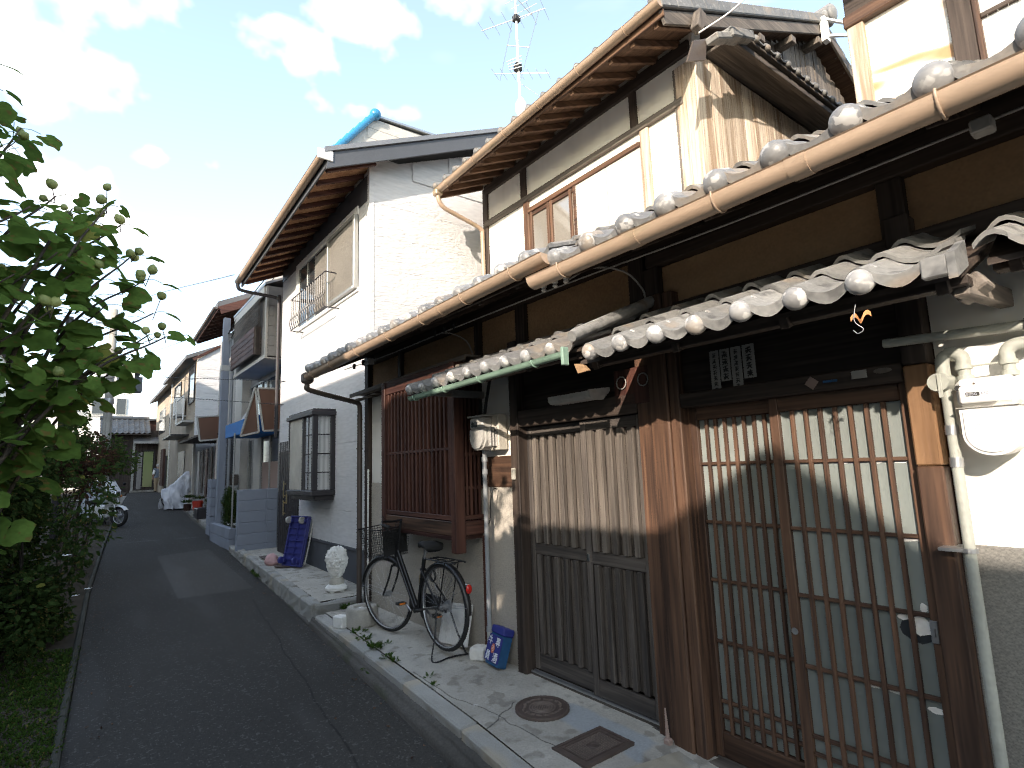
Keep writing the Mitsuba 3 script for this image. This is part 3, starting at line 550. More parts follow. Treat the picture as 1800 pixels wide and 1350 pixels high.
for li, (ya, yb, x) in enumerate(((1.355, 1.885, 2.728), (.797, 1.402, 2.690))):
    L = part(B, 'lattice_door', join(box(x, x+.032, ya, ya+.040, .112, 1.93, .003), box(x, x+.032, yb-.045, yb, .112, 1.93, .003)), 'wood_red', tone=.5)
    for za, zb, t in ((.112, .235, .1), (1.86, 1.93, .4)): part(L, 'rail', box(x+.001, x+.031, ya+.041, yb-.046, za, zb, .003), 'wood_red', tone=t, grain=1)
    for z in (.31, .385, .684, .998, 1.303, 1.617): part(L, 'cross_bar', box(x+.008, x+.026, ya+.041, yb-.046, z-.008, z+.008, .002), 'wood_red', tone=.35, grain=1)
    n = 7; w = yb-ya-.087
    for i in range(n): yy = ya+.041+w*(i+1)/(n+1); part(L, 'slat', box(x-.002, x+.018, yy-.0085, yy+.0085, .236, 1.858, .002), 'wood_red', tone=.3+.55*RND.random())
    zs = [.236, .684, .998, 1.303, 1.617, 1.86]
    for a, b in zip(zs[:-1], zs[1:]): part(L, 'pane', box(x+.0265, x+.0295, ya+.041, yb-.046, a+.002, b-.002), 'glass_frosted', tone=.25+.4*RND.random()-(.2 if li and a < .9 else 0))  # lower panes of the near leaf toned darker, deeper shade put into the glass
L2 = L
# peeling tape and a broken corner in the near leaf
def scrap(y, z, w, h, mat, seed, x=2.7155, th=.0012):
    rg = np.random.default_rng(seed); a = np.linspace(0, 2*np.pi, 11)[:-1]
    p = Polygon([(y+w/2*math.cos(t)*rg.uniform(.7, 1.15), z+h/2*math.sin(t)*rg.uniform(.6, 1.15)) for t in a])
    return wallx(p, x, x+th)
for j, (y, z, w, h) in enumerate(((.885, 1.285, .07, .014), (.845, 1.287, .05, .012), (.875, .965, .07, .04), (.93, .975, .06, .028), (.87, .935, .10, .05), (.86, .635, .07, .025), (1.0, .665, .05, .012), (1.08, .667, .05, .012), (.86, 1.02, .03, .04), (1.10, 1.604, .05, .01), (.96, 1.605, .06, .011), (.87, 1.604, .05, .012))):
    part(L2, 'tape_scrap', scrap(y, z, w, h, 0, 40+j), 'paint_white', tone=.6+.3*RND.random())
part(L2, 'broken_pane', scrap(.90, .93, .13, .12, 0, 60, 2.7160, .0006), 'glass_dark', label='dark broken corner of the frosted glass')
part(L2, 'latch', join(box(2.682, 2.690, .812, .838, .90, .985, .004), box(2.674, 2.686, .820, .830, .925, .96, .002)), 'alu', tone=.4)
part(L2, 'door_pull', lathe([(0, 0), (.014, 0), (.018, .004), (.012, .006), (0, .004)], 12, (0, 0, 0)) and rot(move(lathe([(0, 0), (.016, 0), (.019, .004), (.012, .006), (0, .004)], 12), 1.378, -.0, 0), 0), 'alu') if False else part(L2, 'door_pull', (np.stack([2.688-lathe([(0, .0), (.012, .0), (.016, .005), (.008, .004), (0, .003)], 12)[0][:, 2], 1.379+lathe([(0, .0), (.012, .0), (.016, .005), (.008, .004), (0, .003)], 12)[0][:, 0], .835+lathe([(0, .0), (.012, .0), (.016, .005), (.008, .004), (0, .003)], 12)[0][:, 1]], 1), lathe([(0, .0), (.012, .0), (.016, .005), (.008, .004), (0, .003)], 12)[1]), 'alu')
# canopy
canopy_under(B, .43, 2.02, 2.150, 1.97)
tiled_roof(B, .502, 7, .203, (1.963, 2.170), math.atan(.45), 3, .255, .043, .038, 'tile_canopy', 3, seed=9, bossmat='tile_pale')
tiled_roof(B, -1.99, 10, .2405, (2.19, 2.245), math.atan(.44), 2, .255, 0, .03, 'tile_canopy', 2, seed=13)
canopy_under(B, -1.99, .41, 2.225, 2.20)
EV = part(B, 'canopy_end', (np.array([[x, yy, z] for yy in (.42, .442) for x, z in ((1.94, 2.132), (2.07, 2.19), (2.07, 2.272), (1.94, 2.21))]), _QF), 'tile_canopy', tone=.2, label='square-edged corner tile of the canopy')
part(B, 'canopy_end', box(1.94, 1.97, .442, .507, 2.147, 2.21, .004), 'tile_canopy', tone=.3)
part(B, 'bracket', join(beam((2.26, .42, 2.185), (2.26, .50, 2.14), .10, .055, .006), beam((2.12, .46, 2.15), (2.72, .46, 2.20), .045, .07, .005)), 'wood_grey', tone=.7, grain=2)
# main lower roof
tiled_roof(B, -2.0, 17, .245, (1.985, 2.735), SL, 11, .235, .054, .05, 'tile_grey', 3, seed=31, bossmat='tile_ball')
under_eave(B, -2.0, 2.095, 2.710)
G = part(B, 'gutter', half_gutter((1.945, 2.28, 2.668), (1.945, -2.0, 2.672)), 'gutter_tan', 40, label='tan gutter along the nearer tiles')
seams(G, (1.945, 2.28, 2.668), (1.945, -2.0, 2.672), (.17, .345), .055, 'gutter_tan')
collars(G, (1.945, 2.28, 2.668), (1.945, -2.0, 2.672), (.06, .27, .44, .6), .055, 'gutter_tan', 'bracket')
for yy in (.38, .02): part(B, 'insulator', box(2.30, 2.36, yy-.03, yy+.03, 2.69, 2.74, .006), 'plastic_grey')
# upper storey
part(B, 'upper_wall', box(4.41, 4.6, -3.0, 1.36, 3.6, 5.3), 'plaster_streaked', tone=.5)
part(B, 'upper_wall', box(4.45, 9.0, 1.345, 1.37, 3.6, 5.9), 'wood_dark', tone=.5)
part(B, 'post', box(4.365, 4.46, 1.265, 1.375, 3.6, 4.80, .006), 'wood_pale', tone=.35)
part(B, 'post', box(4.365, 4.46, .665, .79, 3.6, 5.3, .006), 'wood_dark', tone=.7)
part(B, 'post', box(4.355, 4.40, .635, .665, 3.6, 5.3, .004), 'wood_red', tone=.5)
part(B, 'beam', box(4.345, 4.46, .79, 1.385, 4.795, 4.89, .006), 'wood_red', tone=.6, grain=1)
part(B, 'beam', box(4.40, 4.47, .79, 1.385, 4.892, 5.2, .006), 'wood_dark', tone=.4, grain=1)
WB = part(B, 'upper_window', join(box(4.37, 4.40, -1.4, .634, 4.36, 4.39, .003), box(4.37, 4.40, -1.4, .634, 3.7, 3.76, .003)), 'wood_dark', tone=.7, grain=1)
part(WB, 'pane', box(4.390, 4.393, -1.4, .634, 3.76, 5.2), 'pane')
part(WB, 'blind', box(4.398, 4.408, -1.4, .634, 3.76, 5.2), 'curtain', tone=.2)
for i in range(12): part(WB, 'mesh_bar', box(4.374, 4.378, .60-.05*i-.001, .60-.05*i+.001, 3.76, 4.9), 'cable_grey')
for ya, yb in ((-2.0, 1.37),): deck(B, (3.6, 5.36), (7.2, 7.0), ya, 1.5, .16, 'slate', name='upper_roof')
# ---------------------------------------------------------------- white house: front x = 2.85, side wall y = 6.65
pr('board_slate', proc(stain((.17, .18, .20), .2, 2)), .5)
W1 = thing('white_house', 'two-storey house in white textured siding with louvred shutters, small bay window and dark door', 'house')
part(W1, 'wall', box(2.873, 7.5, 6.674, 10.72, .2, 5.9), 'siding_white', tone=.3)
part(W1, 'wall', wally(Polygon([(2.873, 5.5), (8.2, 5.5), (8.2, 8.0), (2.873, 5.72)]), 6.674, 6.9), 'siding_white', tone=.3)
zs = [.66]+[.66+.456*(i+1) for i in range(11)]
for i, (a, b) in enumerate(zip(zs[:-1], zs[1:])):
    b = min(b, 5.72)-.003
    for ya, yb in ((6.655, 7.95), (7.953, 9.48), (9.483, 10.715)):
        if ya > 9.4 and b < 2.35: continue
        part(W1, 'siding_panel', box(2.850, 2.872, ya, yb-.002, a, b), 'siding_white', tone=.45+.12*RND.random())
    for xa, xb in ((2.915, 4.73), (4.733, 6.5)):
        part(W1, 'siding_panel', box(xa, xb-.002, 6.650, 6.673, a, b), 'siding_white', tone=.45+.12*RND.random())
for i in range(6): a = 5.70+i*.28; x0 = 2.93+max(0, (a+.28-5.72)/.457); part(W1, 'siding_panel', box(min(x0, 6), 6.5, 6.650, 6.673, a, a+.277), 'siding_white', tone=.5)
part(W1, 'corner_trim', join(box(2.846, 2.912, 6.643, 6.655, .66, 5.72, .003), box(2.843, 2.852, 6.643, 6.72, .66, 5.72, .003)), 'siding_white', tone=.55)
part(W1, 'plinth', box(2.862, 2.90, 6.66, 9.46, .16, .62, .004), 'plinth_dark')
part(W1, 'plinth_cap', box(2.842, 2.90, 6.65, 9.46, .622, .658, .004), 'plinth_dark', tone=.2)
TL = lambda y: -.055*(y-6.4)
def slab(e, r, ya, yb, lo, hi):
    return np.array([[x, y, z+TL(y)+o] for o in (lo, hi) for (x, z), y in ((e, ya), (r, ya), (r, yb), (e, yb))]), _QF
part(W1, 'roof', slab((2.15, 5.50), (7.3, 7.87), 6.38, 10.95, -.02, .06), 'slate')
part(W1, 'roof', slab((12.4, 5.50), (7.3, 7.87), 6.38, 10.95, -.02, .06), 'slate')
part(W1, 'verge_board', slab((2.17, 5.50), (7.3, 7.86), 6.345, 6.378, -.17, .030), 'fascia_grey', tone=.4)
part(W1, 'verge_cap', slab((2.13, 5.49), (7.3, 7.87), 6.315, 6.40, .032, .095), 'board_slate', tone=.7)
part(W1, 'soffit', slab((2.19, 5.46), (2.90, 5.787), 6.38, 10.95, -.045, -.022), 'wood_rafter', tone=.95, grain=2)
for i in range(13): yy = 6.50+i*.355; part(W1, 'rafter', beam((2.20, yy, 5.40+TL(yy)), (2.86, yy, 5.705+TL(yy)), .05, .085, .004), 'wood_oriel', tone=.6+.4*RND.random(), grain=2)
part(W1, 'eave_board', slab((2.165, 5.46), (2.19, 5.47), 6.38, 10.95, -.10, .03), 'fascia_grey', tone=.3)
part(W1, 'frieze', box(2.842, 2.87, 6.70, 10.715, 5.25, 5.62, .003), 'fascia_grey', tone=.1)
g0, g1 = (2.11, 10.98, 5.50+TL(10.98)-.04), (2.11, 6.36, 5.50-.02)
WG = part(W1, 'gutter', half_gutter(g0, g1, .052), 'gutter_tan', 40, tone=.4)
part(WG, 'end_cap', box(2.05, 2.24, 6.325, 6.35, 5.43, 5.56, .006), 'paint_white')
part(W1, 'downpipe', tube(curve([(2.11, 10.93, 5.20), (2.11, 10.93, 5.10), (2.2, 10.92, 5.04), (2.72, 10.84, 4.98), (2.80, 10.82, 4.93), (2.81, 10.81, 4.8), (2.81, 10.81, 2.3)], 6), .032, 8), 'sash_dark', 40)
# shuttered window
part(W1, 'shutter_back', box(2.838, 2.8455, 7.06, 8.76, 4.12, 5.16), 'sash_dark')
SW = part(W1, 'shutter_window', join(box(2.822, 2.85, 7.00, 9.80, 5.17, 5.29, .004), box(2.822, 2.85, 7.00, 9.80, 4.06, 4.12, .004), box(2.822, 2.85, 9.66, 9.80, 4.12, 5.17, .004)), 'paint_white', tone=.8, label='window with white surround and louvred shutters')
part(SW, 'shutter_frame', join(box(2.775, 2.835, 7.00, 7.06, 4.10, 5.16, .004), box(2.775, 2.835, 8.04, 8.10, 4.10, 5.16, .004), box(2.775, 2.835, 7.061, 8.039, 4.10, 4.15, .004), box(2.775, 2.835, 7.061, 8.039, 5.11, 5.16, .004)), 'sash_silver')
for i in range(19): z = 4.165+i*.0502; part(SW, 'louvre', beam((2.805, 7.062, z+.012), (2.805, 8.038, z+.012), .012, .040, .003, (-.6, 0, 1)), 'shutter_grey', tone=.55, grain=1)
for i in range(19): z = 4.165+i*.0502; part(SW, 'louvre', beam((2.825, 8.102, z+.012), (2.825, 8.76, z+.012), .010, .040, .003, (-.6, 0, 1)), 'shutter_grey', tone=.35, grain=1)
part(SW, 'sash', join(box(2.828, 2.846, 8.762, 8.80, 4.12, 5.17, .003), box(2.828, 2.846, 9.17, 9.21, 4.12, 5.17, .003), box(2.828, 2.846, 9.62, 9.66, 4.12, 5.17, .003)), 'sash_silver')
part(SW, 'pane', box(2.846, 2.849, 8.80, 9.62, 4.12, 5.17), 'glass_dark')
part(SW, 'curtain', box(2.8492, 2.8498, 8.95, 9.3, 4.12, 5.10), 'curtain')
RL = part(W1, 'railing', join(tube([(2.85, 7.74, 4.53), (2.64, 7.74, 4.53), (2.64, 9.42, 4.53), (2.85, 9.42, 4.53)], .011, 6), tube([(2.85, 7.74, 4.0), (2.64, 7.74, 4.0), (2.64, 9.42, 4.0), (2.85, 9.42, 4.0)], .009, 6)), 'sash_dark')
for i in range(17): yy = 7.78+i*.1; part(RL, 'baluster', tube(curve([(2.64, yy, 4.53), (2.64, yy, 4.25), (2.61, yy, 4.12), (2.64, yy, 4.0)], 3), .009, 5), 'sash_dark')
# small bay
BY = part(W1, 'bay_window', join(box(2.50, 2.85, 7.80, 9.04, 2.44, 2.50, .006), box(2.53, 2.85, 7.83, 9.00, 2.502, 2.535, .005)), 'sash_dark', label='dark framed bay window with one grey shutter')
part(BY, 'base', join(box(2.52, 2.85, 7.82, 9.02, 1.32, 1.39, .006), box(2.58, 2.85, 7.88, 8.96, 1.25, 1.318, .006)), 'sash_dark')
part(BY, 'frame', join(box(2.53, 2.60, 7.83, 7.90, 1.392, 2.438, .004), box(2.53, 2.57, 8.27, 8.33, 1.392, 2.438, .004), box(2.79, 2.85, 7.835, 7.88, 1.392, 2.438, .004), box(2.53, 2.57, 8.96, 9.01, 1.392, 2.438, .004)), 'sash_dark')
part(BY, 'shutter', box(2.54, 2.56, 8.332, 8.958, 1.395, 2.436, .004), 'plastic_beige', tone=.4, label='plain grey-beige shutter panel')
part(BY, 'pane', box(2.552, 2.555, 7.902, 8.268, 1.392, 2.438), 'pane'); part(BY, 'pane', box(2.602, 2.788, 7.852, 7.855, 1.392, 2.438), 'pane')
for z in (1.64, 1.90, 2.17): part(BY, 'glazing_bar', box(2.545, 2.556, 7.902, 8.268, z-.008, z+.008), 'sash_dark'); part(BY, 'glazing_bar', box(2.602, 2.788, 7.845, 7.858, z-.008, z+.008), 'sash_dark')
part(BY, 'glazing_bar', box(2.544, 2.555, 8.08, 8.095, 1.392, 2.438), 'sash_dark')
part(BY, 'curtain', join(box(2.60, 2.604, 7.93, 8.27, 1.40, 2.43), box(2.615, 2.79, 7.90, 7.904, 1.40, 2.43)), 'curtain', tone=.7)
part(BY, 'back', box(2.835, 2.849, 7.9, 8.95, 1.40, 2.43), 'sash_dark')
# dark slatted entrance door
DR = part(W1, 'door', box(2.862, 2.88, 9.49, 10.70, .24, 2.25), 'paint_dark_door')
for i in range(11): part(DR, 'slat', box(2.845, 2.862, 9.53+i*.106, 9.53+i*.106+.078, .28, 2.20, .004), 'paint_dark_door', tone=.3+.4*RND.random())
for za, zb in ((.92, 1.18), (1.22, 1.50)): part(DR, 'handle', join(box(2.805, 2.818, 10.22, 10.25, za, zb, .004), box(2.818, 2.846, 10.225, 10.245, za+.03, za+.05), box(2.818, 2.846, 10.225, 10.245, zb-.05, zb-.03)), 'brass')
part(DR, 'plate', box(2.838, 2.846, 10.13, 10.20, 1.12, 1.34, .003), 'brass', tone=.2)
part(W1, 'wall', box(2.855, 2.88, 9.48, 10.70, 2.26, 2.36), 'sash_dark')

# ---------------------------------------------------------------- far house behind the white one: white boards, blue ridge tiles
BH = thing('white_house', 'tall white-boarded house peeping over the roof with a blue tiled edge', 'house')
part(BH, 'wall', wally(Polygon([(4.3, 4), (12, 4), (12, 11.3), (7.48, 11.05), (5.65, 11.0), (4.3, 9.3)]), 13.0, 18.0), 'sash_cream', tone=.9)
for i in range(9): z = 8.3+i*.30; part(BH, 'board', box(4.45 if z < 9.3 else min(4.45+(z-9.3)*.8+.3, 5.5), 9.0, 12.975, 12.998, z, min(z+.288, 10.99)), 'sash_cream', tone=.85+.1*RND.random())
pr('tile_blue', (.03, .20, .38), .3, specular=.6)
for i in range(7): t0 = i/7; part(BH, 'edge_tile', tube([(4.45+1.2*t0, 12.9, 9.50+1.52*t0), (4.45+1.2*(t0+.15), 12.9, 9.50+1.52*(t0+.15)+.02)], [.085, .10], 10), 'tile_blue', 40)
part(BH, 'ridge_end', ball(.15, (5.68, 12.88, 11.06), 2), 'tile_blue', True)
part(BH, 'roof', join(beam((4.5, 15.5, 9.55), (5.66, 15.5, 11.02), 5.2, .06), beam((4.45, 15.5, 9.50), (4.52, 15.5, 9.60), 5.2, .04)), 'tile_blue')
part(BH, 'roof', beam((5.68, 15.5, 11.06), (12, 15.5, 11.33), 5.2, .06), 'alu')

# ---------------------------------------------------------------- grey house with the boxed-out upper window
D1 = thing('grey_house', 'grey house with boxed-out upper storey behind a reed screen, blue awning and brown canopy panels', 'house')
pr('board_grey', proc(stain((.30, .285, .27), .2, 2)), .6)
part(D1, 'wall', box(3.22, 8.0, 10.9, 15.5, .2, 6.2), 'board_grey', tone=.3)
part(D1, 'wall', box(3.02, 3.22, 14.75, 15.5, .2, 4.2, .005), 'sash_cream', tone=.6)
part(D1, 'box_window', box(2.74, 3.22, 11.33, 14.1, 3.93, 5.33), 'board_grey', tone=.6)
for i in range(7): z = 3.93+i*.203; part(D1, 'siding_board', box(2.715, 3.215, 11.30, 11.328, z, z+.196, .003), 'board_grey', tone=.75)
part(D1, 'corner_trim', box(2.695, 2.738, 11.285, 11.35, 3.90, 5.34, .004), 'sash_cream', tone=.8)
part(D1, 'box_trim', join(box(2.69, 2.74, 11.35, 14.12, 3.88, 3.955, .004), box(2.69, 3.22, 11.29, 14.12, 3.875, 3.90)), 'sash_cream', tone=.5)
cap = np.array([[2.66, 11.25, 5.34], [3.25, 11.25, 5.62], [3.25, 14.15, 5.62], [2.66, 14.15, 5.34]]); part(D1, 'box_roof', (np.vstack([cap, cap+[0, 0, .05]]), _QF), 'alu')
part(D1, 'box_fascia', box(2.665, 2.70, 11.36, 14.12, 5.16, 5.335, .003), 'sash_cream', tone=.9)
RS = part(D1, 'reed_screen', join([beam((2.655-.02*(i % 2), 11.62, 4.62+i*.022), (2.655, 13.98, 4.60+i*.022), .012, .019) for i in range(25)]), 'wood_grey', tone=.15, grain=1, kind='stuff', label='hanging brown reed blind')
part(D1, 'balcony_panel', box(2.60, 2.63, 11.75, 13.95, 4.02, 4.60, .005), 'wood_grey', tone=.05, grain=1)
for i in range(5): part(D1, 'balcony_plank', box(2.588, 2.60, 11.76, 13.94, 4.03+i*.115, 4.03+i*.115+.105, .004), 'wood_oriel', tone=.9, grain=1)
part(D1, 'balcony_side', box(2.63, 2.72, 11.74, 11.77, 4.02, 4.6), 'wood_dark', tone=.5)
UW = part(D1, 'window', box(3.19, 3.222, 12.2, 14.6, 2.75, 3.72), 'glass_dark')
for yy in (12.2, 12.95, 13.4, 14.0, 14.56): part(UW, 'frame', box(3.165, 3.19, yy, yy+.05, 2.75, 3.72, .003), 'sash_silver')
part(UW, 'frame', join(box(3.165, 3.188, 12.2, 14.6, 3.72, 3.77, .003), box(3.165, 3.188, 12.2, 14.6, 2.70, 2.75, .003)), 'sash_silver', grain=1)
GD = part(D1, 'glass_door', box(3.19, 3.222, 11.0, 14.6, .25, 2.45), 'glass_dark')
for yy in (11.0, 11.9, 12.6, 13.35, 14.1, 14.56): part(GD, 'frame', box(3.16, 3.19, yy, yy+.06, .25, 2.45, .003), 'sash_silver')
part(GD, 'shutter', box(3.17, 3.188, 13.42, 14.08, .25, 2.45), 'sash_cream', tone=.6); part(GD, 'curtain', box(3.18, 3.188, 11.97, 13.3, .25, 1.9), 'cloth_brown')
pr('acrylic_brown', (.34, .205, .15), .25, spec_trans=0.0, specular=.6)
scene['acrylic'] = {'type': 'principledthin', 'base_color': C((.40, .25, .19)), 'roughness': .25, 'diff_trans': 1.1, 'spec_trans': .35, 'eta': 1.45}
def quad(ps, th=.006):
    p = np.array(ps, float); n = np.cross(p[1]-p[0], p[2]-p[0]); n = n/np.linalg.norm(n)*th; return np.vstack([p, p+n]), _QF
def framed(parent, ps, name='canopy_panel', w=.035):
    k = part(parent, name, quad(ps), 'acrylic')
    for a, b in zip(ps, ps[1:]+ps[:1]): part(k, 'frame', beam(a, b, w, w, .004), 'plastic_grey', tone=.9)
    return k
framed(D1, [(2.655, 11.6, 3.32), (3.22, 11.6, 3.33), (3.22, 11.6, 2.50), (2.78, 11.6, 2.48)])
framed(D1, [(2.63, 11.66, 3.31), (2.61, 11.63, 3.32), (2.46, 12.0, 2.40), (2.71, 11.64, 2.46)])
pr('awning_blue', proc(stain((.025, .16, .46), .15, 3)), .6)
aw = part(D1, 'awning', (np.array([[x, y, z] for y in (12.05, 13.75) for x, z in ((2.50, 2.46), (2.50, 2.74), (3.16, 2.96), (3.16, 2.46))]), _QF), 'awning_blue', label='bright blue fabric awning')
part(D1, 'awning_sign', wally(Polygon([(2.60, 2.76), (2.9, 2.86), (2.9, 3.02), (2.78, 3.06)]), 12.8, 12.83), 'paint_white')
part(D1, 'door_post', box(3.05, 3.11, 11.0, 11.06, .2, 2.6, .004), 'sash_silver'); part(D1, 'canopy_post', tube([(2.47, 12.6, .58), (2.47, 12.6, 2.5)], .017, 8), 'sash_silver')
# painted block wall, second pier and planter
pr('block_paint', proc(stain((.235, .255, .30), .18, 2, 110)), .8, lambda p, n, uv: fbm(p.x*150, p.y*150, p.z*150, 2), .003, 2e-3)
BW = thing('block_wall', 'blue-grey painted concrete block wall end-on beside the dark entrance door', 'wall')
part(BW, 'mortar', box(2.40, 3.10, 11.708, 11.82, .10, 1.352), 'block_paint', tone=.1)
for r_ in range(6):
    for xa, xb in ((2.39, 2.895), (2.905, 3.11)): part(BW, 'block', box(xa, xb, 11.70, 11.83, .12+r_*.2075, .12+r_*.2075+.200, .007), 'block_paint', tone=.3+.4*RND.random())
GP = thing('gate_pier', 'blue-grey block pier standing at the far end of the planter', 'pier')
for r_ in range(6): part(GP, 'block', box(2.42, 2.66, 14.72, 15.20, .28+r_*.215, .28+r_*.215+.207, .007), 'block_paint', tone=.3+.4*RND.random())
part(GP, 'meter_shelf', box(2.60, 3.0, 14.65, 14.95, 1.36, 1.40, .006), 'alu'); part(GP, 'letter_box', box(2.70, 2.98, 14.62, 14.86, 1.41, 1.66, .012), 'gutter_brown')
PL = thing('planter', 'low blue-grey block planter between the pier and the block wall', 'planter')
for r_ in range(2):
    for j in range(5): part(PL, 'block', box(2.43, 2.55, 12.62+j*.42, 12.62+j*.42+.41, .15+r_*.215, .15+r_*.215+.207, .006), 'block_paint', tone=.3+.4*RND.random())
    part(PL, 'block', box(2.552, 3.1, 12.62, 12.74, .15+r_*.215, .15+r_*.215+.207, .006), 'block_paint', tone=.5)
part(PL, 'soil', box(2.55, 3.1, 12.74, 14.70, .2, .545), 'soil')
UPC = thing('utility_pole', 'square blue-grey steel service column with cable tangle at its top', 'pole')
part(UPC, 'shaft', box(2.50, 2.66, 14.42, 14.58, .2, 4.2, .012), 'block_paint', tone=.8); part(UPC, 'shaft', box(2.505, 2.655, 14.425, 14.575, 4.21, 5.40, .012), 'block_paint', tone=.9)
part(UPC, 'collar', box(2.485, 2.675, 14.41, 14.59, 4.1, 4.24, .01), 'plastic_grey', tone=.9)
part(UPC, 'pipe', tube([(2.72, 14.42, .3), (2.72, 14.42, 4.9)], .035, 8), 'pvc_grey', True)
part(UPC, 'cable_loop', join([tube(curve([(2.60, 14.40, 4.8+.06*k), (2.72+.03*k, 14.36, 4.95), (2.85, 14.3, 4.75+.1*k), (2.74, 14.36, 4.6), (2.66, 14.4, 4.3)], 6), .009, 5) for k in range(5)]), 'cable_grey', True)
# ---------------------------------------------------------------- houses farther up the lane
pr('wall_beige', proc(stain((.30, .255, .20), .25, 1.5)), .8)
E1 = thing('dark_eaved_house', 'house with deep dark eaves and an open cluttered ground floor past the service column', 'house')
part(E1, 'upper_wall', box(3.5, 8, 15.7, 20.6, 2.9, 6.1), 'board_grey', tone=.2); part(E1, 'lower_wall', box(4.6, 8, 15.7, 23.9, .2, 2.9), 'wood_dark', tone=.3)
part(E1, 'pillar', box(2.72, 2.80, 15.95, 16.06, .2, 2.6, .005), 'sash_cream', tone=.8); part(E1, 'pillar', box(3.25, 3.33, 23.7, 23.82, .4, 2.9, .005), 'sash_cream', tone=.3)
part(E1, 'side_wall', box(2.9, 4.7, 15.62, 15.7, .2, 2.75), 'plinth_dark'); part(E1, 'lintel', beam((2.76, 16.0, 2.66), (3.3, 23.8, 3.1), .09, .14, .005), 'wood_dark', grain=1)
part(E1, 'ceiling', box(2.8, 4.7, 15.7, 23.9, 2.86, 2.92), 'wood_dark', tone=.3, grain=1)
for i in range(5): part(E1, 'hanging_cloth', box(3.0+.05*i, 3.03+.05*i, 17.5+1.1*i, 17.85+1.1*i, 1.0+.1*(i % 2), 2.5, .006), ('cloth_brown', 'wood_dark', 'wood_oriel', 'wood_dark', 'board_grey')[i], tone=.4)
part(E1, 'roof', (np.array([[x, y, z+o] for o in (0, .14) for x, y, z in ((2.55, 15.6, 5.97), (4.6, 15.6, 6.95), (4.6, 19.3, 6.75), (2.55, 19.3, 5.78))]), _QF), 'slate')
part(E1, 'soffit', (np.array([[x, y, z+o] for o in (-.04, -.005) for x, y, z in ((2.58, 15.63, 5.97), (3.6, 15.63, 6.46), (3.6, 19.27, 6.27), (2.58, 19.27, 5.78))]), _QF), 'wood_oriel', tone=.4, grain=2)
for i in range(9): yy = 15.8+i*.42; part(E1, 'rafter', beam((2.6, yy, 5.90-.05*(yy-15.6)), (3.5, yy, 6.33-.05*(yy-15.6)), .05, .07), 'wood_oriel', tone=.3, grain=2)
part(E1, 'barge_board', beam((2.60, 15.61, 5.88), (3.5, 15.61, 6.31), .04, .20, .004), 'wood_oriel', tone=.8, grain=2)
part(E1, 'gutter', half_gutter((2.50, 19.3, 5.74), (2.50, 15.55, 5.94), .05), 'gutter_brown', 40)
framed(E1, [(2.25, 16.0, 3.13), (2.80, 16.0, 3.18), (2.82, 16.0, 2.58), (2.33, 16.0, 2.53)], 'awning_panel', .04)
framed(E1, [(2.25, 16.02, 3.15), (2.33, 16.02, 2.55), (2.9, 19.6, 2.75), (2.85, 19.6, 3.3)], 'awning_panel', .04)
F1 = thing('beige_house', 'beige two-storey house with white boarded side wall and an air conditioner on its front', 'house')
part(F1, 'wall', box(3.34, 9, 24.05, 31.9, .3, 6.3), 'wall_beige', tone=.3)
part(F1, 'side_wall', wally(Polygon([(3.30, .3), (6.5, .3), (6.5, 7.8), (4.5, 6.95), (3.30, 6.1)]), 24.0, 24.05), 'siding_white', tone=.4)
for i in range(10): part(F1, 'board', box(3.30, 5.0, 23.975, 23.998, 2.95+i*.31, 2.95+i*.31+.30), 'siding_white', tone=.4+.1*RND.random())
part(F1, 'roof', (np.array([[x, y, z+o] for o in (0, .14) for x, y, z in ((2.95, 24.3, 6.15), (5.5, 24.3, 7.3), (5.5, 32, 7.3), (2.95, 32, 6.15))]), _QF), 'slate')
part(F1, 'verge', beam((3.15, 23.94, 6.08), (4.6, 23.94, 7.05), .06, .10), 'wood_oriel', grain=2)
for ya, yb, za, zb in ((24.6, 26.0, 4.6, 6.0), (28.4, 30.5, 4.4, 5.8)):
    k = part(F1, 'window', box(3.32, 3.342, ya, yb, za, zb), 'glass_dark'); part(k, 'frame', join(box(3.29, 3.32, ya-.06, ya, za, zb), box(3.29, 3.32, yb, yb+.06, za, zb), box(3.29, 3.32, ya-.06, yb+.06, zb, zb+.06), box(3.29, 3.32, ya-.06, yb+.06, za-.06, za)), 'sash_dark')
part(F1, 'balcony', box(2.95, 3.33, 24.5, 26.5, 3.72, 3.80), 'plastic_grey'); part(F1, 'balcony_rail', join(box(2.94, 2.98, 24.5, 24.54, 3.8, 4.75), box(2.94, 2.98, 26.46, 26.5, 3.8, 4.75), box(2.94, 2.98, 24.5, 26.5, 4.71, 4.75)), 'paint_white')
part(F1, 'awning', beam((3.05, 25.6, 3.30), (3.1, 29.0, 3.30), .7, .06), 'sash_dark', grain=1); part(F1, 'door', box(3.31, 3.342, 26.4, 28.2, .5, 2.7), 'sash_dark'); part(F1, 'corner_trim', box(3.31, 3.36, 31.6, 31.9, .4, 6.2), 'sash_cream', tone=.9)
AC = thing('air_conditioner', 'white air conditioner unit hung on the beige house front', 'air conditioner')
part(AC, 'case', box(2.95, 3.27, 26.6, 27.5, 4.2, 4.95, .02), 'paint_white'); part(AC, 'grille', lathe([(0, 0), (.28, 0), (.30, .012), (0, .012)], 20) and box(2.935, 2.949, 26.7, 27.2, 4.27, 4.88, .005), 'plastic_grey', tone=.2); part(AC, 'bracket', join(box(2.95, 3.34, 26.65, 26.69, 4.13, 4.195), box(2.95, 3.34, 27.4, 27.44, 4.13, 4.195)), 'alu')
F2 = thing('beige_house', 'narrow brownish house front beyond the beige one, before the lane end', 'house')
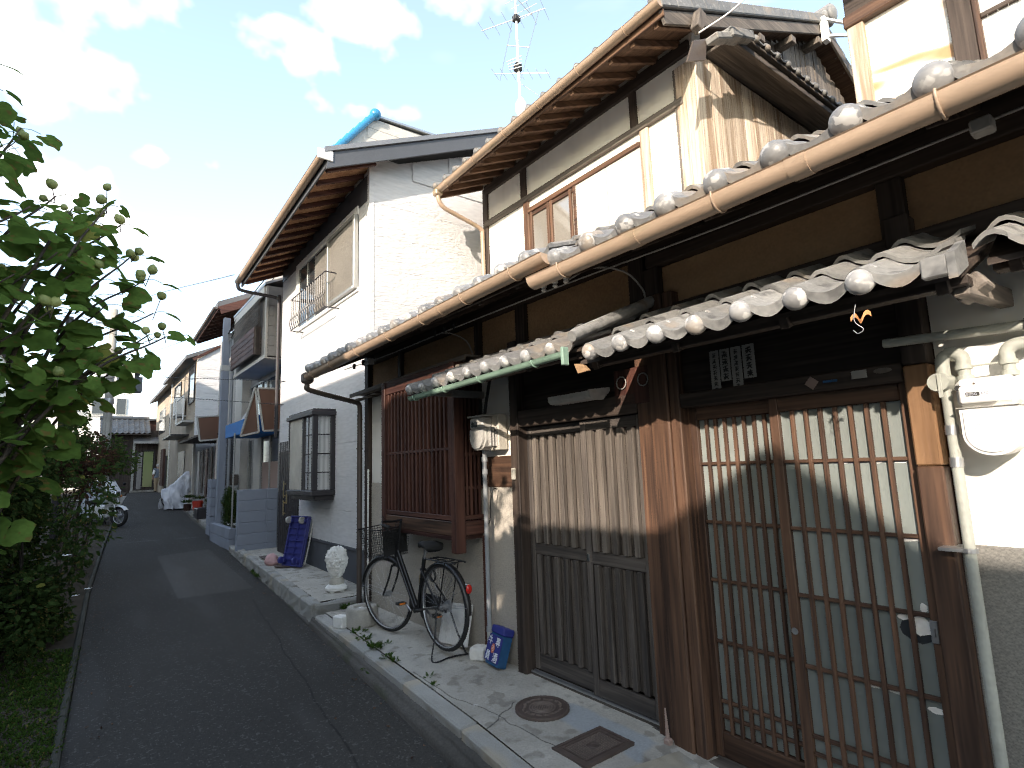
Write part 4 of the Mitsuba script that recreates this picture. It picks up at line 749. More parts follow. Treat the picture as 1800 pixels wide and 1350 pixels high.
part(F2, 'wall', box(3.62, 9, 32.0, 42, .4, 6.6), 'wall_beige', tone=0.); part(F2, 'roof', (np.array([[x, y, z+o] for o in (0, .15) for x, y, z in ((3.2, 32.1, 6.3), (5.5, 32.1, 7.4), (5.5, 42, 7.4), (3.2, 42, 6.3))]), _QF), 'slate')
for ya, yb, za, zb in ((33, 35, 4.2, 5.6), (37, 40, 4.2, 5.6), (34, 36, 1.0, 2.8)): part(F2, 'window', box(3.60, 3.622, ya, yb, za, zb), 'glass_dark')
part(F2, 'shutter_box', box(3.50, 3.60, 36.0, 37.2, 1.2, 3.2), 'wood_oriel', tone=.3)
G1 = thing('end_house', 'low house closing the lane with a pale yellow glazed door and grey tiled roof', 'house')
part(G1, 'wall', box(.9, 3.6, 40.3, 46, .5, 4.5), 'wood_dark', tone=.9); part(G1, 'wall', box(2.35, 2.47, 40.24, 40.3, .6, 3.9), 'sash_silver')
dk = part(G1, 'door', box(2.90, 3.45, 40.24, 40.29, .95, 3.25), 'wood_dark', tone=.6); pr('door_yellow', proc(lambda p, n, uv: mix((.34, .36, .17), (.27, .33, .13), smoothstep(1.2, 2.9, p.z))), .35)
part(dk, 'panel', box(2.92, 3.40, 40.22, 40.239, 1.12, 3.22), 'door_yellow'); part(dk, 'frame', wally(rect(2.86, 3.50, .9, 3.3).difference(rect(2.90, 3.44, .95, 3.25)), 40.2, 40.3), 'sash_dark'); part(dk, 'jamb', box(2.55, 2.60, 40.2, 40.3, .9, 3.3), 'sash_dark'); part(G1, 'side_light', box(2.62, 2.85, 40.22, 40.24, 1.0, 3.2), 'board_grey')
part(G1, 'lean_to', beam((2.35, 39.95, 3.93), (4.05, 39.95, 3.92), .85, .05, .005, (0, -.4, 1)), 'alu'); part(G1, 'lean_to_fascia', box(2.35, 4.05, 39.53, 39.57, 3.68, 3.80), 'plastic_grey', tone=.8)
part(G1, 'step', box(2.3, 3.6, 39.9, 40.24, .55, .93), 'concrete')
rows = [move(rot(tile(.27, .33), 0), 0, 0, 0)]
tl = []
for r_ in range(6):
    for j in range(9):
        v = tile(.27, .36)[0]; k = (np.stack([.75+j*.27+v[:, 0], 39.75+r_*.27+v[:, 1]*.9, 4.28+r_*.16+v[:, 1]*.55+v[:, 2]], 1), tile(.27, .36)[1]); part(G1, 'roof_tile', k, 'tile_grey', 38)
part(G1, 'ridge', tube([(.7, 41.4, 5.32), (3.2, 41.4, 5.32)], .12, 8), 'tile_grey', True); part(G1, 'roof_deck', (np.array([[x, y, z+o] for o in (-.08, -.03) for x, y, z in ((.72, 39.75, 4.28), (3.2, 39.75, 4.28), (3.2, 41.4, 5.26), (.72, 41.4, 5.26))]), _QF), 'wood_dark', tone=.3, grain=2)
G2 = thing('brown_house', 'brown-walled roof block rising behind the end house, right of its tiles', 'house')
part(G2, 'wall', box(3.25, 4.6, 44, 47, .5, 5.5), 'wood_oriel', tone=.9); part(G2, 'roof', (np.array([[x, y, z+o] for o in (0, .12) for x, y, z in ((3.1, 43.7, 5.35), (4.8, 43.7, 5.6), (4.8, 47.2, 5.6), (3.1, 47.2, 5.35))]), _QF), 'slate')
WB2 = thing('white_building', 'tall white building far off behind the end of the lane', 'building')
part(WB2, 'wall', box(.05, 3.1, 56, 64, 0, 10.6), 'paint_white', tone=.6); part(WB2, 'wall', box(-3.5, .04, 57, 64, 0, 9.3), 'paint_white', tone=.4)
for z in (6.7, 8.8): part(WB2, 'band', box(-.02, 3.14, 55.9, 55.998, z, z+.12), 'plastic_grey')
for i, (xa, xb, za, zb) in enumerate(((.5, 1.1, 9.0, 10.0), (1.9, 2.7, 9.0, 10.0), (.4, 1.2, 6.95, 8.2), (2.0, 2.6, 6.95, 8.2), (-2.2, -1.2, 7, 8.2))):
    k = part(WB2, 'window', box(xa, xb, 55.94, 55.995 if xa > 0 else 56.995, za, zb), 'glass_dark'); part(k, 'frame', wally(rect(xa-.06, xb+.06, za-.06, zb+.06).difference(rect(xa, xb, za, zb)), 55.9, 55.995 if xa > 0 else 56.995), 'sash_silver')
part(WB2, 'roof', (np.array([[x, y, z+o] for o in (0, .2) for x, y, z in ((-.3, 55.5, 12.3), (3.5, 55.5, 10.4), (3.5, 64, 10.4), (-.3, 64, 12.3))]), _QF), 'slate'); part(WB2, 'wall', wally(Polygon([(.05, 10.5), (3.1, 10.5), (3.1, 10.62), (.05, 12.1)]), 56.0, 63), 'paint_white', tone=.5)
part(WB2, 'balcony', box(3.1, 3.7, 56.5, 58, 9.0, 10.2), 'plinth_dark')
UP = thing('utility_pole', 'pale concrete utility pole rising above the shrubs at the left, before the white building', 'pole')
part(UP, 'shaft', tube([(.68, 26, .3), (.66, 26, 8.2)], [.17, .12], 12), 'concrete', True, tone=.9); part(UP, 'cross_arm', beam((.1, 26, 7.6), (1.2, 26, 7.6), .07, .07), 'alu'); part(UP, 'band', lathe([(.14, -.1), (.165, -.1), (.165, .1), (.14, .1)], 12, (.672, 26, 4.6)), 'alu', True)
LP = thing('street_lamp', 'grey street lamp arm slanting out over the lane from a dark pole among leaves', 'lamp')
part(LP, 'pole', tube([(-.38, 15.2, .1), (-.40, 15.2, 5.2)], .07, 8), 'sash_dark', True); part(LP, 'head', beam((-.05, 15, 3.93), (.56, 15, 4.28), .12, .09, .02), 'plastic_grey', tone=.1); part(LP, 'arm', tube([(-.40, 15.2, 3.72), (-.03, 15.0, 3.95)], .022, 6), 'alu', True)
# overhead wires
def wire(pts, lab, r=.008, mat='cable'): solo('wire', tube(curve(pts, 6), r, 5), mat, lab, 'wire', True)
wire([(.66, 26, 7.9), (1.2, 19, 6.9), (2.05, 11.0, 5.35)], 'overhead wire running from the far pole to the white house eave', .007)
wire([(.66, 26, 5.5), (1.5, 20, 4.7), (2.85, 10.4, 3.30)], 'lower overhead wire crossing the lane to the white house wall', .007)
wire([(.66, 26, 4.9), (1.6, 19, 4.0), (2.85, 10.5, 2.88)], 'lowest overhead wire crossing in front of the brown canopy panel', .007)
wire([(.66, 26, 7.6), (1.6, 24, 6.3), (2.6, 21, 6.2)], 'sagging wire from the far pole to the dark eaves', .008)
wire([(.66, 26, 7.0), (2.4, 25, 5.5), (3.3, 24.5, 5.4)], 'sagging wire from the far pole to the beige house', .008)
wire([(2.6, 14.4, 5.0), (2.75, 13.4, 5.5), (2.95, 12.2, 5.9)], 'thick cable from the service column up to the grey house', .012)
wire([(2.66, 14.4, 4.9), (2.80, 13.4, 5.35), (3.0, 12.0, 5.75)], 'second cable beside it from the service column to the grey house', .012)
wire([(4.06, 2.39, 5.33), (4.25, 2.10, 5.50), (4.60, 1.75, 6.0), (4.9, 1.3, 6.9), (5.0, 1.0, 7.6)], 'white cable drooping from the upper eave corner of the near house', .008, 'paint_white')
# ---------------------------------------------------------------- ground, lane, kerbs, pavements
YS = [-25, -8, 0, 2, 2.9, 3.6, 4.5, 5.3, 6.5, 8, 10, 11.7, 14, 16.8, 20, 23.5, 27, 33, 40, 48]
XR = lambda y: float(np.interp(y, [-25, 0, 2.9, 3.6, 5.3, 8, 11.7, 16.8, 27, 40, 48], [1.35, 1.46, 1.737, 1.803, 1.955, 2.15, 2.37, 2.65, 3.15, 3.75, 4.2]))
XL = lambda y: float(np.interp(y, [-25, 4.4, 10, 15.3, 23.4, 40, 48], [-.22, .0, .20, .50, 1.03, 2.2, 2.8]))
gy = [-60, -30]+YS+[70, 120, 300, 900]
struct('ground', grid(lambda x, y: (x, y, zg(y)-.03), [-900, -200, -40, -10, -3, 0, 3, 6, 20, 60, 200, 900], gy), 'soil', 'bare earth under the houses and gardens')
struct('lane', grid(lambda u, y: (XL(y)+(XR(y)-XL(y))*u, y, zg(y)+.012*math.sin(math.pi*u)), np.linspace(0, 1, 9), YS), 'asphalt', 'narrow dark asphalt lane with a paler patch', True)
KF = lambda y: float(np.interp(y, [-8, 0, 2.4, 3.1, 4.7, 6.2], [1.34, 1.56, 1.770, 1.850, 1.965, 2.055]))
K2 = lambda y: float(np.interp(y, [6.3, 11, 17, 27, 40], [2.07, 2.33, 2.74, 3.25, 3.85]))
struct('drain_channel', join(grid(lambda u, y: (XR(y)-.01+(KF(y)-XR(y)+.02)*u, y, zg(y)+float(np.interp(u, [0, .12, .5, .6, 1], [-.01, .044, .054, .078, .088]))+.012*(meshkit.noise(np.array([[y*9, u*7, 1.]]), 3)[0]-.5)), [0, .06, .12, .3, .5, .55, .6, .8, 1], [-8, 0, 1]+list(np.arange(2, 6.35, .1))),
    grid(lambda u, y: (XR(y)-.01+(K2(y)-XR(y)+.02)*u, y, zg(y)+.010-.014*math.sin(math.pi*u)), np.linspace(0, 1, 6), [6.3, 8, 10, 11.7, 14, 17, 20, 27, 40])), 'gutter_concrete', 'mossy concrete drain strip beside the kerb', True)
K = uniq('kerb'); labels[K] = {'label': 'granite kerb stones in front of the wooden houses', 'kind': 'structure'}
ys = [-3.3, -2.4, -1.5, -.6, .3, 1.2, 2.1, 2.98, 3.86, 4.70, 5.45, 6.22]; rg = np.random.default_rng(3)
for a, b in zip(ys[:-1], ys[1:]):
    m = hbox((.062, (b-a)/2-.004, .11), .012); v = m[0].copy(); yy = (a+b)/2; v[:, 1] += yy
    v[:, 0] += np.array([KF(t) for t in v[:, 1]])+.062; v[:, 2] += .032+rg.uniform(-.004, .004); part(K, 'kerb_stone', (v, m[1]), 'granite', tone=float(rg.uniform(.3, .95)))
K = uniq('kerb'); labels[K] = {'label': 'older broken kerb stones in front of the white house', 'kind': 'structure'}
yy = 6.42
while yy < 26:
    L = rg.uniform(.38, .75); m = trimesh.Trimesh(*hbox((.065, L/2-.006, .13), .018), process=False).subdivide().subdivide(); v, f = ruffle((np.array(m.vertices), np.array(m.faces)), .012, 13, int(yy*10)); v = v.copy()
    v[:, 1] += yy+L/2; v[:, 0] += np.array([K2(t) for t in v[:, 1]])+.065; v[:, 2] += zg(yy)+(.065 if yy < 11 else .0)+rg.uniform(-.012, .006)
    part(K, 'kerb_stone', (v, f), 'granite', tone=float(rg.uniform(.0, .5))); yy += L
m = trimesh.Trimesh(*hbox((.30, .055, .13), .02), process=False).subdivide().subdivide(); v, f = ruffle((np.array(m.vertices), np.array(m.faces)), .012, 12, 3); part(K, 'kerb_stone', (v+[2.42, 6.46, .072], f), 'granite', tone=.3)
def f_pave(p, n, uv):
    base = f_conc(p, n, uv); b = fbm(p.x*110, p.y*110, 0., 2)
    pat = smoothstep(.02, -.02, dr.maximum(dr.abs(p.x-2.47+.03*fbm(p.y*9, 1., 0., 2))-.11, dr.abs(p.y-2.5+.1*fbm(p.x*11, 3., 0., 2))-.33))
    base = mix(base, mi.Color3f(.30, .325, .345)*(.85+.3*b), pat*.85)
    w1 = p.y-(2.95+.55*(p.x-2.1)+.05*fbm(p.x*14, 4., 0., 2)); w2 = p.x-2.03-.05*fbm(p.y*7, 1., 0., 2)-.06*smoothstep(3.4, 3.0, p.y); crack = dr.select(p.x < 2.30, smoothstep(.008, .002, dr.abs(w1+.02)), 0)
    crack = dr.maximum(crack, dr.select((p.y < 4.0) & (p.y > 2.2), smoothstep(.006, .001, dr.abs(w2)), 0))
    wht = smoothstep(.70, .78, fbm(p.x*22, p.y*30, 2., 2))*smoothstep(.12, .02, dr.sqrt(dr.square(p.x-2.13)+dr.square((p.y-3.19)*.8)))
    base = mix(base, (.05, .045, .04), crack*.85); return mix(base, (.6, .6, .58), wht*.7)
pr('pavement_concrete', proc(f_pave), .9, lambda p, n, uv: fbm(p.x*130, p.y*130, p.z*130, 2)+.6*fbm(p.x*9, p.y*9, 0., 2), .003, 2e-3)
PZ = lambda y: float(np.interp(y, [-3, 1.6, 2.3, 6.3], [.085, .09, .138, .142]))
us = np.linspace(0, 1, 5); vs = [-3.3, 0, 1, 1.6, 1.9, 2.1, 2.3, 3, 4, 5, 6.26]
struct('pavement', grid(lambda u, y: (KF(y)+.127+(2.71-KF(y)-.127)*u, y, PZ(y)-.004*math.sin(u*3.1)), us, vs), 'pavement_concrete', 'concrete apron in front of the wooden houses', True)
struct('pavement', join(grid(lambda u, y: (K2(y)+.12+(2.87-K2(y)-.12)*u, y, zg(y)*.8+.19), us, [6.5, 7.5, 8.5, 9.5, 10.75]), grid(lambda u, y: (K2(y)+.12+(3.4-K2(y)-.12)*u, y, zg(y)+.105), us, [10.75, 11.7, 13, 15, 17, 20, 27])), 'concrete', 'paved strip in front of the white house and beyond', True)
ST = solo('stepping_stone', ruffle((lambda m: (np.array(m.vertices), np.array(m.faces)))(trimesh.Trimesh(*hbox((.21, .085, .055), .02), process=False).subdivide().subdivide()), .010, 14, 5), 'granite', 'rough worn stone block at the foot of the post between the doors', 'stone', tone=.2)
scene[ST]['to_world'] = T().translate([2.35, 1.965, .09]).rotate([0, 0, 1], -14)
# left verge
struct('verge', grid(lambda u, y: (XL(y)-.02-9*u**2, y, zg(y)+.045+.02*meshkit.noise(np.array([[u*9, y*2, 1.]]), 2)[0]), np.linspace(0, 1, 10), np.linspace(-6, 40, 60)), 'soil', 'planted earth strip along the left edge of the lane', True)
ED = uniq('edging'); labels[ED] = {'label': 'low concrete edging between the verge and the lane', 'kind': 'structure'}
yy = .5
while yy < 22:
    L = 1.15; part(ED, 'edging_block', beam((XL(yy)-.03, yy, zg(yy)+.01), (XL(yy+L)-.03, yy+L-.01, zg(yy+L)+.01), .045, .13, .012), 'edging_moss', tone=.5); yy += L

# ---------------------------------------------------------------- leaves
def leafmat(name, dark, light, yellow=(.30, .26, .05)):
    def fn(p, n, uv):
        a = fbm(p.x*25, p.y*25, p.z*25, 2)
        b = fbm(p.x*70+uv.x*9, p.y*70, p.z*70, 3); c = mix(dark, light, .5*a+.5*uv.x)*(.75+.5*b); c = mix(c, (.20, .13, .05), smoothstep(.66, .76, fbm(p.x*45+uv.x*31, p.y*45, p.z*45, 2))*.7)
        return mix(c, yellow, smoothstep(.93, .99, uv.x))
    scene[name] = two({'type': 'principledthin', 'base_color': proc(fn), 'roughness': .5, 'diff_trans': .75, 'spec_trans': 0.0, 'eta': 1.4}) if False else {'type': 'principledthin', 'base_color': proc(fn), 'roughness': .45, 'diff_trans': .8, 'spec_trans': 0.0, 'eta': 1.4}
leafmat('leaf_hibiscus', (.045, .092, .020), (.18, .29, .065), (.36, .35, .09))
leafmat('leaf_shrub', (.018, .036, .014), (.070, .110, .030), (.22, .22, .05))
leafmat('leaf_red', (.030, .020, .014), (.105, .060, .040), (.20, .10, .05))
leafmat('leaf_grass', (.028, .058, .012), (.080, .140, .030), (.24, .22, .07))
pr('bark', proc(wood((.030, .024, .020), (.105, .085, .065))), .85)
pr('seed_green', proc(lambda p, n, uv: mix((.16, .20, .06), (.34, .37, .13), uv.x)), .6)
def palmate(size, rg, lobes=5, depth=.45):
    """a lobed, cupped leaf with its stalk end at the origin, pointing along +x"""
    N = 20; th = np.linspace(-2.5, 2.5, N); lob = np.cos(th*lobes/2.0*1.25)**2
    r = size*(1-.16*np.abs(th/2.5)**2)*(1-depth*.55*(1-lob))*(1-.35*np.abs(th/2.5)**6); r *= rg.uniform(.93, 1.07, N)
    c = size*.30; out = np.stack([c+.62*r*np.cos(th), .62*r*np.sin(th), np.zeros(N)], 1); mid = .52*out+.48*np.array([c, 0, 0])
    V = np.vstack([[[c, 0, 0]], mid, out]); dx = V[:, 0]-c; q = np.hypot(dx, V[:, 1])/size
    V[:, 2] = -rg.uniform(.15, .45)*size*q**2*1.2+rg.uniform(.05, .28)*np.abs(V[:, 1])-.22*np.clip(dx, 0, None)**2/size+rg.normal(0, .010*size, len(V))*(q > .2)
    F = []
    for i in range(N-1): F += [[0, 1+i, 2+i], [1+i, 1+N+i, 2+N+i], [1+i, 2+N+i, 2+i]]
    F.append([0, N, 1]); return V, np.array(F)
def orient(m, pos, d, up, rg=None):
    d = np.asarray(d, float)/np.linalg.norm(d); s = np.cross(up, d); s /= np.linalg.norm(s)+1e-9; n = np.cross(d, s)
    return m[0]@np.array([d, s, n])+np.asarray(pos, float), m[1]
HB = thing('hibiscus_tree', 'tall leafy bush with big lobed leaves and round green seed pods overhanging at the left', 'bush')
rg = np.random.default_rng(12)
TIPS = [(-.36, 2.75, 3.16), (-.28, 2.85, 3.08), (-.31, 2.70, 2.92), (-.15, 2.80, 2.80), (-.10, 2.95, 2.82), (.02, 2.80, 2.80), (.07, 2.72, 2.70), (.12, 2.85, 2.62), (.17, 2.75, 2.49), (.21, 2.85, 2.37), (.26, 2.80, 2.26), (.19, 2.70, 2.24), (.14, 2.90, 2.17), (.06, 2.75, 2.12), (-.02, 2.85, 2.14), (-.09, 2.6, 2.02),
        (-.20, 2.5, 2.62), (-.12, 2.6, 2.50), (-.02, 2.65, 2.52), (.04, 2.75, 2.36), (-.22, 2.45, 2.35), (-.12, 2.5, 2.25), (-.24, 2.5, 2.05), (-.16, 2.6, 1.85), (-.30, 2.7, 2.45)]
OUT = [(-.42, 2.4, 3.25), (-.5, 2.0, 3.05), (-.55, 1.7, 2.85), (-.6, 2.5, 3.45), (-.45, 1.75, 2.62), (-.7, 2.2, 3.2), (-.5, 2.2, 2.4), (-.4, 1.9, 2.9), (-.75, 1.5, 3.0), (-.35, 2.3, 3.0), (-.6, 1.3, 2.7), (-.8, 2.8, 3.3), (-.62, 1.15, 2.45)]
leaves, stuff_l, stuff_t = [], [], []
for ti, tip in enumerate(TIPS+OUT):
    tip = np.array(tip); base = np.array([-.62+rg.uniform(-.12, .14), 2.75+rg.uniform(-.3, .35), .03]); h = tip[2]
    midp = base+(tip-base)*np.array([.22, .3, .55])+rg.normal(0, .05, 3); mid2 = base+(tip-base)*np.array([.62, .65, .86])+rg.normal(0, .04, 3)+[0, 0, .05]
    c = curve([base, midp, mid2, tip], 7); part(HB, 'branch', tube(c, np.linspace(.013, .0028, len(c)), 6), 'bark', True, tone=.6)
    nl = 20 if ti < len(TIPS) else 17
    for j in range(nl):
        u = 1-.62*(j/nl); k = u*(len(c)-1); i0 = int(min(k, len(c)-2)); pos = c[i0]+(c[i0+1]-c[i0])*(k-i0)
        a = j*2.4+rg.uniform(-.4, .4); d = np.array([math.cos(a), math.sin(a), rg.uniform(-.25, .45)]); pet = pos+d*rg.uniform(.03, .085)
        size = rg.uniform(.070, .125) if u < .93 else rg.uniform(.05, .09)
        nrm = np.array([rg.normal(-.05, .5), rg.normal(-.55, .5), .72]); d2 = d*[1, 1, .3]+[0, 0, rg.uniform(-.7, .05)]
        lf = orient(palmate(size, rg, 5, rg.uniform(.10, .38)), pet, d2, nrm)
        stalk = tube([pos, (pos+pet)/2+[0, 0, .008], pet], .0013, 4, False)
        t = float(np.clip(rg.normal(.45, .25), 0, .97))
        if ti < len(TIPS) and j < 11: part(HB, 'leaf', lf, 'leaf_hibiscus', True, tone=t)
        else: stuff_l.append(lf); stuff_t.append(np.tile([[t, 0]], (len(lf[0]), 1)))
        stuff_l.append(stalk); stuff_t.append(np.tile([[.3, 0]], (len(stalk[0]), 1)))
    if ti < 12 or ti % 3 == 0:
        for q in range(int(rg.integers(1, 4))):
            pp = tip+rg.normal(0, .025, 3)+[0, 0, .02]; r = rg.uniform(.013, .020)
            pod = lathe([(0, -1.0*r), (.55*r, -.85*r), (.95*r, -.3*r), (1.0*r, .2*r), (.75*r, .75*r), (.3*r, 1.1*r), (0, 1.3*r)], 10); pod = (pod[0]*(1+.06*np.cos(5*np.arctan2(pod[0][:, 1], pod[0][:, 0])))[:, None], pod[1])
            part(HB, 'seed_pod', move(rot(rot(pod, float(rg.uniform(-50, 50)), (1, 0, 0)), float(rg.uniform(-40, 40)), (0, 1, 0)), *pp), 'seed_green', True, tone=float(rg.uniform(.1, .95)))
            part(HB, 'twig', tube([tip-[.0, .0, .03], pp], .0016, 4), 'bark', True)
part(HB, 'foliage', join(stuff_l), 'leaf_hibiscus', True, tone=np.vstack(stuff_t), kind='stuff')
def small_leaf(n=1):
    return np.array([[0, 0, 0], [.35, .22, .05], [.75, .17, .02], [1, 0, -.10], [.75, -.17, .02], [.35, -.22, .05], [.5, 0, -.02]]), np.array([[0, 6, 1], [1, 6, 2], [2, 6, 3], [3, 6, 4], [4, 6, 5], [5, 6, 0]])
SLV, SLF = small_leaf()
def shrub(name, label, c, rad, n, size, mat, seed, clumps=26, cat='shrub', trunk=True, group=None):
    rg = np.random.default_rng(seed); k = thing(name, label, cat, group); c = np.array(c); rad = np.array(rad)
    cc = rg.normal(0, 1, (clumps, 3)); cc /= np.linalg.norm(cc, axis=1, keepdims=True); cc *= rg.uniform(.35, 1.0, (clumps, 1)); cs = rg.uniform(.16, .42, clumps)
    w = rg.integers(0, clumps, n); d = rg.normal(0, 1, (n, 3)); d /= np.linalg.norm(d, axis=1, keepdims=True); pos = cc[w]+d*(cs[w]*rg.uniform(.3, 1, n)**.5)[:, None]
    P = c+pos*rad; P[:, 2] = np.maximum(P[:, 2], zg(c[1])+.06)
    dirs = d*[1, 1, .6]+rg.normal(0, .5, (n, 3))+[0, 0, -.25]; dirs /= np.linalg.norm(dirs, axis=1, keepdims=True); up = rg.normal(0, .5, (n, 3))+[-.1, -.15, 1]
    s = np.cross(up, dirs); s /= np.linalg.norm(s, axis=1, keepdims=True)+1e-9; nn = np.cross(dirs, s); sz = size*rg.uniform(.6, 1.35, n)
    V = (P[:, None]+sz[:, None, None]*(SLV[None, :, 0:1]*dirs[:, None]+SLV[None, :, 1:2]*s[:, None]*1.35+SLV[None, :, 2:3]*nn[:, None])).reshape(-1, 3)
    F = (SLF[None]+np.arange(n)[:, None, None]*7).reshape(-1, 3); tone = np.clip(.35*rg.random(clumps)[w]+rg.normal(.3, .2, n), 0, .98)
    part(k, 'crown', (V, F), mat, False, tone=np.stack([np.repeat(tone, 7), np.zeros(7*n)], 1), kind='stuff')
    if trunk:
        b = np.array([c[0]-.05, c[1], zg(c[1])]); part(k, 'trunk', join([tube(curve([b+rg.normal(0, .05, 3)*[1, 1, 0], b+(c-b)*.5+rg.normal(0, .08, 3), c+cc[q]*rad*.7], 5), np.linspace(.022, .006, 11), 6) for q in range(7)]), 'bark', True)
    return k
shrub('shrub', 'dark dense shrub rising from the verge behind the grass, left of the lane', (-.62, 7.3, .95), (.52, .8, .95), 5200, .055, 'leaf_shrub', 1)
shrub('shrub', 'tall dark shrub with arching leaves left of the parked motorbike', (-.42, 6.9, 1.25), (.60, 1.0, 1.10), 7000, .060, 'leaf_shrub', 2, 34)
shrub('shrub', 'shrub with reddish brown leaves below the tiled roof at the lane end', (-.12, 10.5, 1.90), (.55, 1.1, .50), 4200, .055, 'leaf_red', 3, 30)
shrub('shrub', 'green shrub with arching twigs above the motorbike', (.10, 12.0, 1.95), (.62, 1.3, .45), 3600, .06, 'leaf_shrub', 4, 30)
shrub('shrub', 'low green plants spilling over the lane edging', (-.24, 7.4, .40), (.28, 1.3, .40), 3000, .045, 'leaf_shrub', 5, 20, 'plant', False)
shrub('shrub', 'dark shrub mass at the left edge of the picture', (-1.15, 7.0, 1.3), (.65, 1.3, 1.3), 6000, .065, 'leaf_shrub', 6, 34)
shrub('shrub', 'dark tree-like shrub behind the big leaves, under the street lamp pole', (-.75, 9.2, 1.9), (.75, 1.4, 1.5), 7000, .07, 'leaf_shrub', 7, 34)
shrub('shrub', 'low dark plants at the far end of the grass', (-.40, 7.1, .40), (.35, .50, .42), 2600, .05, 'leaf_shrub', 8, 20, 'plant', False)
shrub('hedge', 'clipped dark green hedge standing in the block planter', (2.66, 13.60, .95), (.14, .78, .42), 5200, .035, 'leaf_shrub', 9, 60, 'hedge', False)
for i, (x, y, z) in enumerate(((.25, 9.3, 1.72), (.30, 9.6, 1.64), (-.05, 6.2, 1.12), (.1, 7.0, .75), (.02, 7.3, .66))): solo('flower', join([orient((SLV*.035, SLF), (x, y-1.0, z), (math.cos(a), math.sin(a), .3), (0, 0, 1)) for a in np.arange(5)*1.2566]), 'paint_white', ('small white flower high on the shrub left of the yellow door', 'second small white flower just right of and below the first', 'white flower low among dark leaves by the motorbike', 'pale flower at the lane edge', 'pale flower lowest at the lane edge')[i], 'flower')
# ground cover and weeds
def tufts(pts, n, size, seed, upright=.7):
    rg = np.random.default_rng(seed); vs, fs, ts, c = [], [], [], 0
    for (x, y, z, r) in pts:
        for _ in range(n):
            a = rg.uniform(0, 6.283); q = r*math.sqrt(rg.random()); d = np.array([math.cos(a+rg.normal(0, .8)), math.sin(a), rg.uniform(upright*.4, upright*1.8)]); s = size*rg.uniform(.5, 1.4)
            v, f = orient((SLV*s*[1, .8, 1], SLF), (x+q*math.cos(a), y+q*math.sin(a), z+rg.uniform(0, .5)*size*upright), d, (rg.normal(0, .3), rg.normal(0, .3), 1)); vs.append(v); fs.append(f+c); c += 7; ts.append(np.tile([[np.clip(rg.normal(.5, .25), 0, .97), 0]], (7, 1)))
    return (np.vstack(vs), np.vstack(fs)), np.vstack(ts)
rg = np.random.default_rng(77)
pts = [(XL(y)-.03-abs(rg.normal(0, .42))-.01, y, zg(y)+.05, .05) for y in rg.uniform(2.6, 6.9, 1300)]
m, t = tufts(pts, 9, .032, 1, .8); k = struct('grass', m, 'leaf_grass', 'low green ground cover on the verge at the lower left', False, tone=t, kind='stuff')
for i, (p, n, s, lab) in enumerate((([(2.16, 5.30, .12, .06), (2.12, 5.05, .12, .05), (2.10, 4.85, .12, .05), (2.08, 4.70, .14, .04)], 42, .045, 'green weeds straggling beside the kerb below the bicycle wheel'), ([(2.55, 6.22, .12, .07), (2.62, 6.1, .13, .06), (2.45, 6.3, .12, .05)], 45, .05, 'grassy weeds at the foot of the brown downpipe'),
        ([(2.26, 9.5, .10, .08), (2.24, 9.3, .10, .06), (2.28, 9.75, .10, .06)], 45, .05, 'clump of weeds at the kerb before the block wall'), ([(2.04, 4.42, .14, .04), (2.06, 4.30, .14, .03)], 26, .035, 'small weeds lying on the granite kerb'), ([(1.96, 4.55, .03, .05), (1.93, 4.42, .03, .04), (2.0, 4.75, .03, .04)], 25, .035, 'weeds in the drain strip below the kerb'), ([(2.05, 3.66, .14, .02), (2.10, 3.82, .14, .025)], 16, .03, 'two tiny sprigs in the crack behind the kerb'), ([(2.2, 4.75, .14, .05)], 18, .03, 'pale dry sprig on the concrete before the bicycle'))):
    m, t = tufts(p, n, s, 30+i); k = thing('weeds', lab, 'weeds'); part(k, 'leaves', m, 'leaf_grass', False, tone=t, kind='stuff')
rg = np.random.default_rng(19); lit = []; lt = []
for _ in range(240):
    y = rg.uniform(2.4, 12); side = rg.random(); x = XR(y)-abs(rg.normal(0, .10)) if side < .45 else (XL(y)+.02+abs(rg.normal(0, .16)) if side < .9 else rg.uniform(XL(y), XR(y)))
    a = rg.uniform(0, 6.28); lit.append(orient((SLV*rg.uniform(.012, .035)*[1, 1, 1.5], SLF), (x, y, zg(y)+.014), (math.cos(a), math.sin(a), .05), (rg.normal(0, .3), rg.normal(0, .3), 1))); lt.append(np.tile([[rg.choice([.99, .2, .97, .5]), 0]], (7, 1)))
k = thing('leaf_litter', 'scattered dry leaves along the edges of the lane', 'leaves', kind='stuff'); shape(k, join(lit), 'leaf_red', False, np.vstack(lt))
# ---------------------------------------------------------------- houses across the lane (behind and left of the camera); they throw the shade on the fronts
def gable_dormer(parent, x0, x1, y, w, z0, z1): part(parent, 'dormer', wallx(Polygon([(y-w, z0), (y+w*.9, z0), (y, z1)]), x0, x1), 'slate')
O1 = thing('opposite_house', 'low house across the lane behind the viewer, its eave and small gable shading the doors', 'house')
part(O1, 'wall', box(-9, -2.75, -9, .05, -.02, 3.36), 'plaster_cream', tone=.4); part(O1, 'roof', (np.array([[x, y, z+o] for o in (-.12, 0) for x, y, z in ((-2.5, -9.2, 3.46), (-6, -9.2, 4.46), (-6, .22, 4.46), (-2.5, .22, 3.46))]), _QF), 'slate')
gable_dormer(O1, -5.5, -2.5, -1.52, .95, 3.26, 3.96); part(O1, 'door', box(-2.74, -2.70, -4, -2.6, 0, 2.0), 'wood_red'); part(O1, 'window', box(-2.74, -2.71, -2, -.6, .9, 2.0), 'glass_dark')
